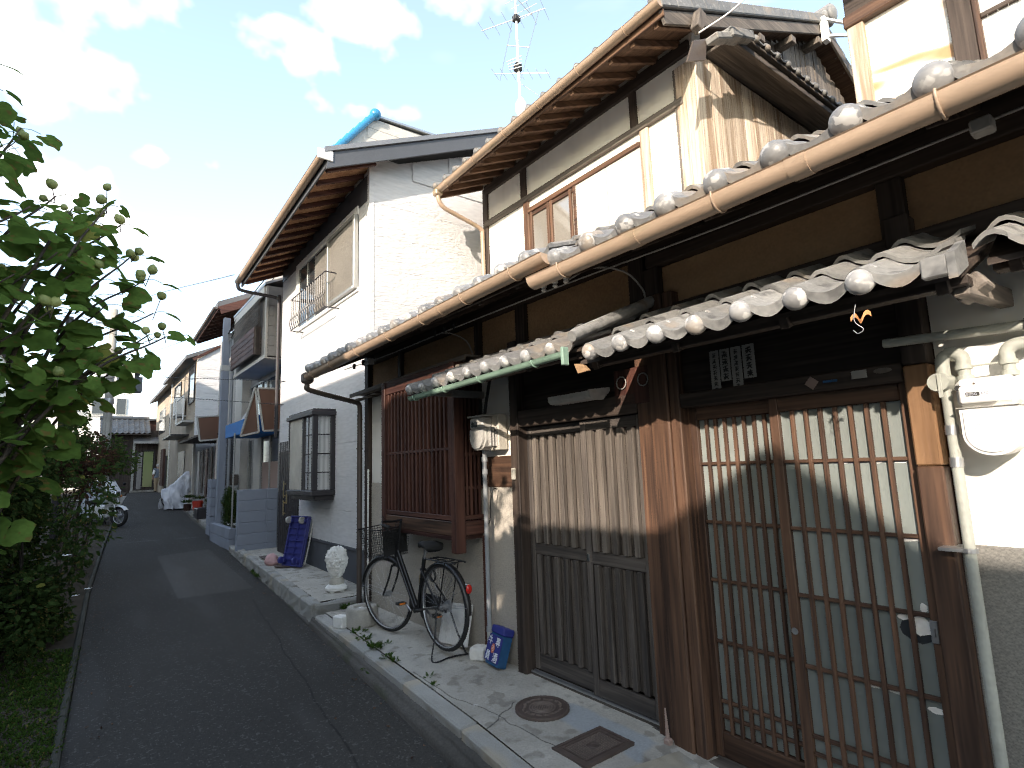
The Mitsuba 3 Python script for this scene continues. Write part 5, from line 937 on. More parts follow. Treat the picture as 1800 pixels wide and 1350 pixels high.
part(O1, 'annex_wall', box(-9, -3.2, .47, 2.05, -.02, 4.56), 'board_grey', tone=.2); part(O1, 'annex_roof', box(-9.1, -3.0, .43, 2.05, 4.56, 4.72), 'slate')  # unseen annex added to stop sun reaching the bay through the gap
O2 = thing('opposite_house', 'two-storey house across the lane behind the shrubs', 'house')
part(O2, 'wall', box(-9, -3.2, 2.1, 7.2, -.02, 5.25), 'board_grey', tone=.5); part(O2, 'roof', (np.array([[x, y, z+o] for o in (-.12, 0) for x, y, z in ((-3.0, 2.0, 5.46), (-6, 2.0, 6.36), (-6, 7.3, 6.36), (-3.0, 7.3, 5.46))]), _QF), 'slate'); part(O2, 'window', box(-3.19, -3.16, 3.5, 5.5, 3.2, 4.4), 'glass_dark')
O3 = thing('opposite_house', 'tall house across the lane beyond the shrubs', 'house')
part(O3, 'wall', box(-10, -3.4, 7.5, 40, -.02, 7.8), 'sash_cream', tone=.4); part(O3, 'roof', box(-10.2, -3.1, 7.45, 40.2, 7.8, 8.0), 'slate'); part(O3, 'window', box(-3.39, -3.36, 9, 11, 4.5, 5.8), 'glass_dark'); part(O3, 'window', box(-3.39, -3.36, 14, 16, 4.5, 5.8), 'glass_dark')
# ---------------------------------------------------------------- bicycle
def torus(R, r, n=40, m=10, axis=1):
    a = np.linspace(0, 2*np.pi, n, endpoint=False); b = np.linspace(0, 2*np.pi, m, endpoint=False); A, Bb = np.meshgrid(a, b, indexing='ij')
    v = np.stack([(R+r*np.cos(Bb))*np.cos(A), r*np.sin(Bb), (R+r*np.cos(Bb))*np.sin(A)], -1).reshape(-1, 3); F = []
    for i in range(n):
        for j in range(m): p, q = (i+1) % n, (j+1) % m; F += [[i*m+j, p*m+j, p*m+q], [i*m+j, p*m+q, i*m+q]]
    return v, np.array(F)
def arc_strip(R, a0, a1, w, th, n=22):
    """a curved mudguard: an arc of radius R in the xz plane"""
    prof_ = [(-w/2, -.014), (-w*.38, 0), (0, .006), (w*.38, 0), (w/2, -.014)]; a = np.radians(np.linspace(a0, a1, n)); k = len(prof_)
    V = np.array([[(R+h+o)*math.cos(t), y, (R+h+o)*math.sin(t)] for o in (0, th) for t in a for y, h in prof_]); F = []
    for o in (0, 1):
        for i in range(n-1):
            for j in range(k-1): b = o*n*k; F += [[b+i*k+j, b+(i+1)*k+j, b+(i+1)*k+j+1], [b+i*k+j, b+(i+1)*k+j+1, b+i*k+j+1]]
    return V, np.array(F)
BI = thing('bicycle', 'black city bicycle with front basket and rear rack standing before the lattice bay', 'bicycle')
# local x forwards, y left, z up -> world: forwards is +y, left is -x
def bw(m, steer=False):
    v, f = m; v = np.asarray(v, float)
    if steer:
        ax = np.array([-.28, 0, .96]); R = trimesh.transformations.rotation_matrix(math.radians(13), ax/np.linalg.norm(ax), (.985, 0, .66)); v = v@R[:3, :3].T+R[:3, 3]
    x = v[:, 0]; x = np.where(x < .35, x+.19, np.where(x < .78, .54+(x-.35)*(.24/.43), x))
    return np.stack([2.44-v[:, 1]-.055*x, 3.965+x, .142+v[:, 2]], 1), f
def bp(parent, name, m, mat, smooth=40, steer=False, **k): return part(parent, name, bw(m, steer), mat, smooth, **k)
R_ = .325
for nm, cx, cz, st in (('rear_wheel', 0, .375, False), ('front_wheel', 1.13, .345, True)):
    Wk = bp(BI, nm, move(torus(R_, .0185), cx, 0, cz), 'rubber', True, st, label='black tyred '+nm.replace('_', ' '))
    bp(Wk, 'rim', move(lathe([(R_-.016, -.013), (R_-.010, -.0145), (R_-.004, -.012), (R_-.004, .012), (R_-.010, .0145), (R_-.016, .013), (R_-.016, -.013)], 40) and (lambda l: (np.stack([l[0][:, 0], l[0][:, 2], l[0][:, 1]], 1), l[1]))(lathe([(R_-.018, -.013), (R_-.010, -.0145), (R_-.002, -.012), (R_-.002, .012), (R_-.010, .0145), (R_-.018, .013), (R_-.018, -.013)], 40)), cx, 0, cz), 'chrome', True, st)
    sp = []
    for i in range(32):
        a = 2*np.pi*i/32; s = 1 if i % 2 else -1; b = a+(.5 if (i//2) % 2 else -.5)
        sp.append(tube([(cx+.022*math.cos(b), s*.028, cz+.022*math.sin(b)), (cx+(R_-.014)*math.cos(a), 0, cz+(R_-.014)*math.sin(a))], .0011, 4, False))
    bp(Wk, 'spokes', join(sp), 'chrome', True, st, kind='stuff')
    bp(Wk, 'hub', tube([(cx, -.05, cz), (cx, -.03, cz), (cx, -.029, cz), (cx, .029, cz), (cx, .03, cz), (cx, .05, cz)], [.010, .010, .024, .024, .010, .010], 12), 'alu', 40, st)
bp(BI, 'frame', join(tube([(.925, 0, .84), (.985, 0, .655)], .020, 12), tube([(.955, 0, .765), (.48, 0, .315)], .0165, 12), tube([(.975, 0, .70), (.52, 0, .27), (.46, 0, .285)], .0165, 12), tube([(.46, 0, .285), (.295, 0, .735)], .0165, 12),
    tube([(.46, .03, .285), (0, .055, .375)], .009, 8), tube([(.46, -.03, .285), (0, -.055, .375)], .009, 8), tube([(.33, .02, .64), (0, .055, .375)], .0075, 8), tube([(.33, -.02, .64), (0, -.055, .375)], .0075, 8), tube([(.46, -.04, .285), (.46, .04, .285)], .024, 12)), 'black_steel')
bp(BI, 'fork', join(tube([(.985, 0, .655), (.998, 0, .61)], .018, 10), tube(curve([(.995, .045, .62), (1.04, .05, .5), (1.13, .052, .345)], 4), .009, 8), tube(curve([(.995, -.045, .62), (1.04, -.05, .5), (1.13, -.052, .345)], 4), .009, 8), tube([(.995, -.048, .62), (.995, .048, .62)], .012, 8)), 'black_steel', 40, True)
bp(BI, 'mudguard', move(arc_strip(.352, 12, 128, .052, .002), 1.13, 0, .345), 'black_steel', True, True); bp(BI, 'mudguard', move(arc_strip(.352, 20, 182, .054, .002), 0, 0, .375), 'black_steel', True)
bp(BI, 'handlebar', join(tube([(.925, 0, .84), (.895, 0, 1.0), (.885, 0, 1.03)], .011, 8), tube(curve([(.66, .285, 1.02), (.78, .285, 1.035), (.90, .20, 1.05), (.93, .06, 1.03), (.93, -.06, 1.03), (.90, -.20, 1.05), (.78, -.285, 1.035), (.66, -.285, 1.02)], 5), .0105, 8)), 'black_steel', 40, True)
for s in (1, -1):
    bp(BI, 'grip', tube([(.65, s*.285, 1.018), (.66, s*.285, 1.02), (.77, s*.285, 1.034)], [.015, .017, .015], 10), 'rubber', True, True)
    bp(BI, 'brake_lever', tube(curve([(.80, s*.27, 1.025), (.76, s*.255, .995), (.67, s*.26, .975)], 4), .005, 6), 'black_steel', True, True)
    bp(BI, 'brake_cable', tube(curve([(.82, s*.26, 1.03), (.96, s*.15, 1.10), (1.02, s*.05, .98), (.99, s*.02, .72)], 5), .003, 5), 'cable', True, True)
bk = []
for z in np.linspace(.70, .965, 13): ex = (z-.70)*.18; bk.append(tube([(.985-ex*.3, -.145-ex*.6, z), (1.235+ex, -.145-ex*.6, z), (1.235+ex, .145+ex*.6, z), (.985-ex*.3, .145+ex*.6, z), (.985-ex*.3, -.145-ex*.6, z)], .0024 if z < .96 else .005, 4))
for i in range(12):
    t = i/11; bk += [tube([(.985+.25*t, s*.145, .70), (.971+.312*t, s*.174, .965)], .0022, 4) for s in (1, -1)]; y = -.145+.29*t; yy = -.174+.348*t; bk += [tube([(1.235, y, .70), (1.283, yy, .965)], .0022, 4), tube([(.985, y, .70), (.971, yy, .965)], .0022, 4), tube([(.985, y, .70), (1.235, y, .70)], .0022, 4)]
bp(BI, 'basket', join(bk), 'black_steel', True, True, kind='stuff', label='black wire basket')
bp(BI, 'basket_panel', (box(.980, .984, -.14, .14, .72, .95)), 'rubber', False, True)
sd = [(-.13, .085, .0), (-.11, .095, .022), (-.04, .088, .030), (.03, .05, .024), (.09, .028, .020), (.13, .020, .012)]
V = []
for x, w, h in sd: V += [(x, w*math.cos(a), h+.018*math.sin(a)-(.018 if math.sin(a) < 0 else 0)) for a in np.linspace(0, 2*np.pi, 13)[:-1]]
F = [];  n = 12
for i in range(len(sd)-1):
    for j in range(n): k = (j+1) % n; F += [[i*n+j, (i+1)*n+j, (i+1)*n+k], [i*n+j, (i+1)*n+k, i*n+k]]
F += [[0, k, k+1] for k in range(1, n-1)]+[[(len(sd)-1)*n, (len(sd)-1)*n+k+1, (len(sd)-1)*n+k] for k in range(1, n-1)]
bp(BI, 'saddle', (np.array(V)+[.255, 0, .835], np.array(F)), 'rubber', True); bp(BI, 'seat_post', tube([(.30, 0, .72), (.268, 0, .83)], .0125, 8), 'chrome', 40)
bp(BI, 'saddle_spring', join([lathe([(.02, 0), (.024, .006), (.02, .012), (.024, .018), (.02, .024), (.024, .03)], 10, (.17, s*.05, .80)) for s in (1, -1)]), 'chrome', True)
bp(BI, 'rack', join([tube(curve([(.24, s*.05, .735), (.12, s*.065, .745), (-.20, s*.065, .745), (-.24, s*.04, .745)], 4), .0055, 6) for s in (1, -1)]+[tube([(x, -.065, .745), (x, .065, .745)], .0045, 6) for x in (.14, .03, -.08, -.19)]+[tube([(.2, 0, .742), (-.2, 0, .742)], .0045, 6)]+[tube([(-.12, s*.065, .742), (-.02, s*.06, .385)], .005, 6) for s in (1, -1)]), 'black_steel', True)
bp(BI, 'reflector', ball(.030, (-.362, 0, .545), 2, (.35, .8, 1.15)), 'red_lens' if False else 'reflector_red', True) if False else None
pr('reflector_red', (.55, .02, .015), .2, specular=.7)
bp(BI, 'reflector', ball(.030, (-.352, 0, .560), 2, (.45, .9, 1.2)), 'reflector_red', True); bp(BI, 'reflector_mount', box(-.352, -.325, -.02, .02, .575, .60, .004), 'chrome', False)
bp(BI, 'stay', join([tube([(-.355, s*.026, .42), (0, s*.052, .375)], .0025, 5) for s in (1, -1)]+[tube([(-.20, s*.028, .66), (0, s*.052, .375)], .0025, 5) for s in (1, -1)]), 'chrome', True)
bp(BI, 'stay', join([tube([(1.46, s*.026, .40), (1.13, s*.052, .345)], .0025, 5) for s in (1, -1)]), 'chrome', True, True)
bp(BI, 'chain_guard', join(box(.05, .50, -.060, -.048, .305, .42, .006), tube([(.46, -.064, .285), (.46, -.046, .285)], .085, 24)), 'black_steel', False)
bp(BI, 'sprocket', tube([(0, -.05, .375), (0, -.035, .375)], .045, 18), 'alu', 40)
for s, a in ((-1, 200), (1, 20)):
    ca, sa = math.cos(math.radians(a)), math.sin(math.radians(a)); bp(BI, 'crank', beam((.46, s*.068, .285), (.46+.165*ca, s*.072, .285+.165*sa), .012, .02, .003), 'chrome', False)
    k = bp(BI, 'pedal', box(.46+.165*ca-.045, .46+.165*ca+.045, s*.115-.04, s*.115+.04, .285+.165*sa-.011, .285+.165*sa+.011, .005), 'rubber', False); bp(k, 'pedal_reflector', box(.46+.165*ca-.047, .46+.165*ca+.047, s*.115-.028, s*.115+.028, .285+.165*sa-.007, .285+.165*sa+.007, .002), 'reflector_orange' if 'reflector_orange' in scene else 'reflector_red', False)
pr('reflector_orange', (.65, .18, .02), .25, specular=.7)
for kk in [k for k in scene if 'pedal_reflector' in k]: scene[kk]['bsdf'] = {'type': 'ref', 'id': 'reflector_orange'}
bp(BI, 'stand', join(tube(curve([(.02, .06, .36), (-.02, .10, .18), (-.055, .155, .006), (-.12, .13, .006), (-.10, .05, .006), (-.10, -.05, .006), (-.12, -.13, .006), (-.055, -.155, .006), (-.02, -.10, .18), (.02, -.06, .36)], 5), .007, 6)), 'black_steel', True)
bp(BI, 'frame_sticker', join(tube([(.375, 0, .515), (.352, 0, .578)], .0172, 12)), 'brass', 40); bp(BI, 'lock', move(rot(torus(.045, .008, 20, 8), 0), .17, 0, .60), 'black_steel', True)
bp(BI, 'dress_guard', join([tube([(-.0+.31*math.cos(a), .045, .375+.31*math.sin(a)), (.02, .05, .39)], .0012, 4) for a in np.radians(np.linspace(50, 150, 14))]), 'black_steel', True, kind='stuff')
# ---------------------------------------------------------------- ironwork in the concrete
pr('iron_worn', proc(stain((.17, .135, .115), .35, 14, 120)), .5, specular=.5)
MH = thing('manhole_cover', 'round rusty cast iron manhole cover set in the concrete', 'manhole cover')
c = (2.365, 2.865, .1385)
part(MH, 'rim', lathe([(.155, -.01), (.155, .006), (.158, .008), (.168, .008), (.170, .005), (.170, -.01)], 48, c), 'iron', 40, tone=.3); part(MH, 'plate', lathe([(0, .003), (.154, .003), (.154, -.01)], 40, c), 'iron', 40, tone=.45)
for r in (.045, .062, .080): part(MH, 'ring', lathe([(r-.004, .003), (r-.003, .0065), (r+.003, .0065), (r+.004, .003)], 36, c), 'iron_worn', 40, tone=.6)
for i in range(5): part(MH, 'bar', move(rot(box(-.038+.004*abs(i-2)**1.5, .038-.004*abs(i-2)**1.5, -.003, .003, .003, .0068), 40), c[0]+.014*(i-2)*math.sin(math.radians(-40)), c[1]+.014*(i-2)*math.cos(math.radians(-40)), c[2]), 'iron_worn', tone=.6)
gl = []
rg = np.random.default_rng(8)
for i in range(18):
    a = 2*np.pi*i/18
    for q in range(3): gl.append(move(rot(move(rot(box(-.011, .011, -.0026, .0026, .003, .0080), float(rg.choice([0, 90, 90, 35]))), .117+rg.uniform(-.01, .01), (q-1)*.008), math.degrees(a)), *c))
part(MH, 'raised_marks', join(gl), 'iron_worn', tone=.65, kind='stuff', label='worn raised characters round the cover')
MR = thing('manhole_cover', 'rectangular rusty iron inspection cover near the foot of the lattice doors', 'manhole cover')
part(MR, 'frame', join(box(2.085, 2.455, 2.205, 2.224, .115, .1395), box(2.085, 2.455, 2.441, 2.460, .115, .1395), box(2.085, 2.104, 2.225, 2.44, .115, .1395), box(2.436, 2.455, 2.225, 2.44, .115, .1395)), 'iron', tone=.35); part(MR, 'plate', box(2.105, 2.435, 2.225, 2.44, .115, .136), 'iron', tone=.4)
part(MR, 'border', join(box(2.125, 2.415, 2.240, 2.246, .136, .1395), box(2.125, 2.415, 2.419, 2.425, .136, .1395), box(2.125, 2.131, 2.247, 2.418, .136, .1395), box(2.409, 2.415, 2.247, 2.418, .136, .1395)), 'iron', tone=.5)
part(MR, 'tread', join([box(2.140+.0125*i, 2.147+.0125*i, 2.252+.0125*j, 2.259+.0125*j, .136, .1388) for i in range(21) for j in range(13) if not (8 <= i <= 12 and 4 <= j <= 8)]), 'iron_worn', tone=.5, kind='stuff'); part(MR, 'boss', lathe([(.0, .0030), (.012, .003), (.016, .0), (.022, .0), (.024, .003), (.027, 0)], 20, (2.27, 2.33, .136)), 'iron', 40)
for m_ in (MH, MR):
    for k in [k for k in scene if k.startswith(m_+'__')]: scene[k]['to_world'] = T().translate([0, 0, .006])
# ---------------------------------------------------------------- things standing on the concrete
pr('stone_white', proc(lambda p, n, uv: mix((.62, .60, .55), (.85, .84, .80), fbm(p.x*30, p.y*30, p.z*30, 3))), .8)
OR = thing('garden_ornament', 'white carved stone ornament like a leafy head on a small round pedestal', 'ornament')
m = trimesh.creation.icosphere(5, 1.0); v = np.array(m.vertices); a = np.arctan2(v[:, 1], v[:, 0]); el = np.arcsin(np.clip(v[:, 2], -1, 1))
curl = meshkit.fbm(v*2.6, 3, 4); bump = np.abs(meshkit.noise(v*5.5, 2)-.5)*2; r = 1+.20*(curl-.5)+.17*(bump**.7-.5)
sh = np.stack([v[:, 0]*.125*(1+.25*v[:, 2]), v[:, 1]*.125*(1+.25*v[:, 2]), v[:, 2]*.20], 1)*r[:, None]
part(OR, 'body', (sh+[2.53, 6.88, .545], np.array(m.faces)), 'stone_white', True, tone=.6); part(OR, 'collar', lathe([(.06, .30), (.088, .305), (.09, .335), (.075, .36), (.07, .375), (0, .375)], 24, (2.53, 6.88, 0)), 'plastic_beige', 40, tone=.7, label='ochre band under the carving'); part(OR, 'pedestal', lathe([(0, .225), (.10, .225), (.125, .24), (.128, .265), (.11, .29), (.085, .303), (0, .303)], 24, (2.53, 6.88, 0)), 'stone_white', 40)
for a in range(4): part(OR, 'foot', box(2.53+.08*math.cos(a*1.57+.6)-.025, 2.53+.08*math.cos(a*1.57+.6)+.025, 6.88+.08*math.sin(a*1.57+.6)-.025, 6.88+.08*math.sin(a*1.57+.6)+.025, .196, .226, .005), 'stone_white')
pr('plastic_blue', proc(stain((.035, .040, .20), .2, 6)), .45, specular=.5)
DO = thing('hand_cart', 'folded blue plastic hand cart standing on end against the white house wall', 'cart')
def dw(m): return move(rot(rot(m, 12, (0, 1, 0)), 22), 2.60, 8.90, .235)
part(DO, 'platform', dw(box(-.02, .02, -.20, .20, .02, .76, .012)), 'plastic_blue', tone=.5)
part(DO, 'edge', dw(join(box(-.05, -.021, -.20, -.18, .02, .76, .004), box(-.05, -.021, .18, .20, .02, .76, .004), box(-.05, -.021, -.178, .178, .74, .76, .004), box(-.05, -.021, -.178, .178, .02, .04, .004))), 'plastic_blue', tone=.4)
for i in range(7): part(DO, 'rib', dw(box(-.045, -.0205, -.178, .178, .11+.093*i, .122+.093*i)), 'plastic_blue', tone=.3)
for i in range(1): part(DO, 'rib', dw(box(-.044, -.0205, -.006, .006, .045, .735)), 'plastic_blue', tone=.3)
for yy in (-.15, .15):
    for zz in (.10, .69):
        k = part(DO, 'wheel', dw(rot(lathe([(0, -.018), (.045, -.018), (.052, -.012), (.052, .012), (.045, .018), (0, .018)], 18), 90, (1, 0, 0)) and move(rot(lathe([(0, -.018), (.045, -.018), (.052, -.012), (.052, .012), (.045, .018), (0, .018)], 18), 90, (1, 0, 0)), -.115, yy, zz)), 'plastic_grey' if zz > .4 else 'plastic_blue', 40, tone=.3); part(k, 'fork', dw(box(-.09, -.045, yy-.03, yy+.03, zz-.03, zz+.03, .006)), 'plastic_blue', tone=.4)
part(DO, 'handle', dw(tube(curve([(.05, -.19, .06), (.05, -.21, .3), (.05, -.21, .7)], 4), .012, 8)), 'sash_cream', True); part(DO, 'board', dw(box(.03, .045, -.15, .17, .05, .72, .004)), 'wood_oriel', tone=.8)
pr('pink_cloth', (.55, .34, .33), .8); solo('bag', ruffle(ball(.11, (2.42, 9.35, .325), 3, (1, 1.1, .85)), .02, 14, 3), 'pink_cloth', 'small pinkish bag on the pavement behind the blue cart', 'bag', True)
solo('drain_cover', box(2.42, 2.60, 9.7, 10.15, .285, .297, .003), 'iron', 'small dark drain cover flush in the pavement before the dark door', 'drain cover')
solo('door_mat', lathe([(0, .0), (.17, 0), (.17, .008), (0, .008)], 24, (2.55, 9.05, .262)) , 'iron', 'round brown cover in the pavement before the blue cart', 'drain cover', 40)
SB = thing('stone_base', 'round grey concrete base with a hollow top behind the front bicycle wheel', 'stone')
part(SB, 'ring', ruffle(lathe([(0, .0), (.145, 0), (.155, .02), (.155, .15), (.14, .175), (.09, .178), (.075, .165), (.07, .14), (0, .135)], 28, (2.29, 5.52, .14)), .004, 20), 'concrete', 40, tone=.9); part(SB, 'pebble', ball(.03, (2.27, 5.50, .295), 2, (1.3, 1, .6)), 'stone_white', True)
WBK = solo('block', ruffle(hbox((.05, .065, .055), .01), .004, 20), 'stone_white', 'small pale stone block beside the round concrete base', 'block'); scene[WBK]['to_world'] = T().translate([2.10, 5.58, .195]).rotate([0, 0, 1], 25)
CB = solo('block', ruffle((lambda m: (np.array(m.vertices), np.array(m.faces)))(trimesh.Trimesh(*hbox((.055, .068, .048), .008), process=False).subdivide().subdivide()), .007, 22, 6), 'stone_white', 'chipped white concrete block between the bicycle and the blue box', 'block'); scene[CB]['to_world'] = T().translate([2.585, 3.875, .188]).rotate([0, 0, 1], 20)
BD = solo('board', hbox((.011, .215, .165), .003), 'paint_white', 'square white board leaning on the wall behind the rear bicycle wheel', 'board', tone=.3); scene[BD]['to_world'] = T().translate([2.63, 4.31, .315]).rotate([0, 1, 0], 16).rotate([1, 0, 0], -6)
# blue milk box
pr('milk_blue', proc(stain((.020, .085, .20), .3, 8)), .45); pr('milk_navy', proc(stain((.030, .040, .22), .2, 8)), .45); pr('letter_white', (.62, .64, .70), .6); pr('letter_red', (.52, .16, .10), .6)
MKB = thing('milk_box', 'blue delivery box with white characters and a red oval, leaning by the slatted door', 'box')
def mk(m): return move(rot(rot((np.asarray(m[0])*.80, m[1]), 19, (0, 1, 0)), -5), 2.545, 3.66, .158)
part(MKB, 'body', mk(box(-.02, .09, -.115, .105, 0, .275, .008)), 'milk_blue', tone=.55); part(MKB, 'lid', mk(box(-.030, .095, -.12, .11, .277, .345, .010)), 'milk_navy', tone=.5)
part(MKB, 'plate', mk(box(-.034, -.021, -.125, .115, .03, .262, .003)), 'milk_navy', tone=.7, label='navy plate with four white characters')
def strokes(ss, cy, cz, s, w, x, th=.0012):
    g = unary_union([LineString([(cy-(px-.5)*s, cz+(pz-.5)*s) for px, pz in st]).buffer(w/2, cap_style='flat') for st in ss]); return wallx(g, x-th, x)
CH = {'ul': [[(.28, .92), (.15, .62)], [(.22, .70), (.84, .70)], [(.06, .38), (.96, .38)], [(.52, 1.), (.52, 0)]],
      'ur': [[(.1, .88), (.92, .88)], [(.22, .74), (.22, .42), (.8, .42), (.8, .74), (.22, .74)], [(.22, .58), (.8, .58)], [(.5, 1.), (.5, .34)], [(.04, .30), (.98, .30)], [(.70, .38), (.70, .02), (.54, .06)], [(.28, .2), (.42, .1)]],
      'll': [[(.25, .95), (.78, .95), (.78, .78), (.25, .78), (.25, .95)], [(.2, .68), (.84, .68), (.84, .2), (.2, .2), (.2, .68)], [(.2, .52), (.84, .52)], [(.2, .36), (.84, .36)], [(.36, .2), (.12, .0)], [(.66, .2), (.92, .0)]],
      'lr': [[(.05, .9), (.2, .8)], [(.02, .62), (.16, .52)], [(.04, .05), (.22, .36)], [(.3, .92), (.98, .92)], [(.36, .72), (.36, .04), (.94, .04), (.94, .72), (.36, .72)], [(.54, .92), (.54, .45), (.40, .38)], [(.74, .92), (.74, .42), (.9, .42)], [(.36, .26), (.94, .26)]]}
for key, cy, cz in (('ul', .062, .212), ('ur', -.070, .212), ('ll', .062, .078), ('lr', -.070, .078)):
    part(MKB, 'character', mk(strokes(CH[key], cy, cz, .082, .0095, -.0345)), 'letter_white')
ov = Point(0, 0).buffer(1.0, 24); from shapely import affinity
part(MKB, 'emblem', mk(wallx(affinity.translate(affinity.scale(ov, .030, .042), -.004, .146), -.0358, -.0345)), 'letter_red'); part(MKB, 'emblem_mark', mk(join([box(-.0364, -.0359, -.018, .010, .128+.012*i, .132+.012*i) for i in range(4)])), 'letter_white', tone=.2)
# ---------------------------------------------------------------- electricity meter
EM = thing('electricity_meter', 'grey electricity meter with conduit beside the slatted door', 'meter')
part(EM, 'backboard', box(2.60, 2.69, 3.555, 3.80, 1.77, 2.06, .006), 'plastic_beige', tone=.2); part(EM, 'case', box(2.50, 2.60, 3.63, 3.815, 1.945, 2.035, .012), 'plastic_grey', tone=.55); part(EM, 'hood', beam((2.49, 3.722, 2.045), (2.62, 3.722, 2.055), .22, .012, .004), 'plastic_grey', tone=.8)
part(EM, 'window', box(2.494, 2.4995, 3.70, 3.78, 1.96, 2.0), 'glass_dark'); sp = Polygon([(3.60, 1.945), (3.83, 1.945), (3.83, 1.85), (3.80, 1.80), (3.765, 1.775), (3.67, 1.775), (3.63, 1.80), (3.60, 1.85)])
part(EM, 'cover', wallx(sp, 2.515, 2.60), 'plastic_grey', tone=.7); part(EM, 'cover', wallx(affinity.scale(sp, .8, .85), 2.495, 2.514), 'plastic_grey', tone=.9)
for i in range(3): part(EM, 'side_fin', box(2.53+i*.028, 2.545+i*.028, 3.57, 3.599, 1.80, 1.955, .004), 'plastic_grey', tone=.5)
part(EM, 'conduit', tube([(2.60, 3.76, 1.775), (2.60, 3.755, .38)], .018, 12), 'pvc_grey', 40, tone=.6); part(EM, 'conduit', tube([(2.60, 3.755, .385), (2.60, 3.752, .14)], .021, 12), 'plastic_grey', 40, tone=.9); part(EM, 'conduit', tube(curve([(2.60, 3.74, 2.06), (2.62, 3.73, 2.2), (2.66, 3.72, 2.4)], 4), .014, 10), 'cable', 40)
for z in (.39, 1.70, 1.60): part(EM, 'coupling', lathe([(.018, -.02), (.024, -.02), (.024, .02), (.018, .02)], 14, (2.60, 3.756, z)), 'pvc_grey', 40, tone=.9)
solo('wire', tube(curve([(2.68, 3.70, 1.46), (2.62, 3.68, 1.46), (2.60, 3.69, 1.38), (2.61, 3.72, 1.22), (2.63, 3.83, 1.10)], 6), .005, 6), 'cable', 'thin black cable looping off the conduit below the meter', 'wire', True)
# ---------------------------------------------------------------- gas meter and its pipes
GM = thing('gas_meter', 'white gas meter with counter hanging on the cream wall', 'meter')
part(GM, 'upper_case', box(2.515, 2.64, .437, .607, 1.795, 1.898, .016), 'paint_white', tone=.9); lo = unary_union([rect(.440, .604, 1.70, 1.792), affinity.translate(affinity.scale(ov, .082, .078), .522, 1.70)])
part(GM, 'lower_case', wallx(lo, 2.52, 2.64), 'paint_white', tone=.85); part(GM, 'face', wallx(affinity.scale(lo, .86, .86), 2.512, 2.5195), 'paint_white', tone=.9); part(GM, 'flange', box(2.508, 2.645, .432, .612, 1.7925, 1.7948), 'plastic_grey', tone=.8)
part(GM, 'counter', box(2.492, 2.5145, .487, .592, 1.808, 1.868, .006), 'paint_white', tone=.8); part(GM, 'counter_window', box(2.4905, 2.4918, .533, .572, 1.832, 1.846), 'ink'); part(GM, 'counter_window', box(2.4905, 2.4918, .507, .532, 1.832, 1.846), 'letter_white')
def text(s, h, y, z, x, mat, parent, name='lettering', bold=False):
    t = meshkit.text_mesh(s, h, .0006, bold); v = np.array(t.vertices); part(parent, name, (np.stack([x-v[:, 2], y-v[:, 0], z+v[:, 1]], 1), np.array(t.faces)), mat)
text('5050', .009, .571, 1.8345, 2.4903, 'letter_white', GM); text('333', .009, .531, 1.8345, 2.4903, 'ink', GM)
part(GM, 'small_print', join([box(2.5112, 2.5118, .512+.006*i, .516+.006*i, 1.728-.011*j, 1.732-.011*j) for i in range(9) for j in range(2) if (i*7+j*3) % 4]), 'plastic_grey', tone=.2, kind='stuff'); part(GM, 'plug', tube([(2.50, .594, 1.866), (2.515, .594, 1.866)], .010, 10), 'cable'); part(GM, 'screw', tube([(2.509, .548, 1.878), (2.515, .548, 1.878)], .0035, 8), 'iron')
for y in (.458, .585): part(GM, 'union', lathe([(.018, 1.897), (.026, 1.899), (.026, 1.915), (.019, 1.918), (.019, 1.938), (.027, 1.940), (.027, 1.955), (.0, 1.956)], 14, (2.58, y, 0)), 'pvc_gas', 40, tone=.7)
GPp = thing('gas_pipe', 'greenish grey gas pipes and elbows with a round valve beside the gas meter', 'pipe')
part(GPp, 'riser', tube([(2.585, .650, .06), (2.585, .650, 1.93)], .0185, 12), 'pvc_gas', 40, tone=.55); part(GPp, 'elbow', tube(curve([(2.585, .650, 1.92), (2.585, .648, 1.985), (2.60, .63, 2.005), (2.64, .625, 2.005)], 4), .0235, 12), 'pvc_gas', 40, tone=.7)
part(GPp, 'valve', tube([(2.545, .662, 1.90), (2.56, .662, 1.90), (2.625, .655, 1.90)], [.034, .038, .038], 16), 'pvc_gas', 40, tone=.8); part(GPp, 'valve_lever', box(2.536, 2.544, .648, .662, 1.84, 1.93, .003), 'pvc_gas', tone=.4)
for y in (.585, .458): part(GPp, 'elbow', tube(curve([(2.58, y, 1.955), (2.58, y, 1.985), (2.585, y+(.02 if y > .5 else -.02), 2.005), (2.59, y+(.05 if y > .5 else -.06), 2.01)], 4), .0225, 12), 'pvc_gas', 40, tone=.75)
part(GPp, 'branch', tube([(2.59, .398, 2.01), (2.59, -.6, 2.01)], .0185, 12), 'pvc_gas', 40); part(GPp, 'main', tube([(2.605, .84, 2.090), (2.605, .40, 2.072)], .0185, 12), 'pvc_gas', 40, tone=.5); part(GPp, 'cap', tube([(2.605, .402, 2.072), (2.605, .30, 2.068)], .026, 12), 'cable', 40)
for z in (1.60, 1.72): part(GPp, 'band', lathe([(.0188, -.018), (.022, -.018), (.022, .018), (.0188, .018)], 14, (2.585, .650, z)), 'alu', 40)
part(GPp, 'clamp', join(box(2.56, 2.69, .668, .74, 1.275, 1.287), lathe([(.0215, -.008), (.026, -.008), (.026, .008), (.0215, .008)], 14, (2.585, .650, 1.281))), 'alu', tone=.3); part(GPp, 'tie_bar', tube([(2.575, .60, 1.948), (2.575, .45, 1.948)], .004, 6), 'pvc_gas')
solo('wall_panel', box(2.660, 2.7055, .36, .628, 1.86, 2.035, .004), 'paint_white', 'white mounting board on the wall behind the gas meter pipes', 'board', tone=.95)
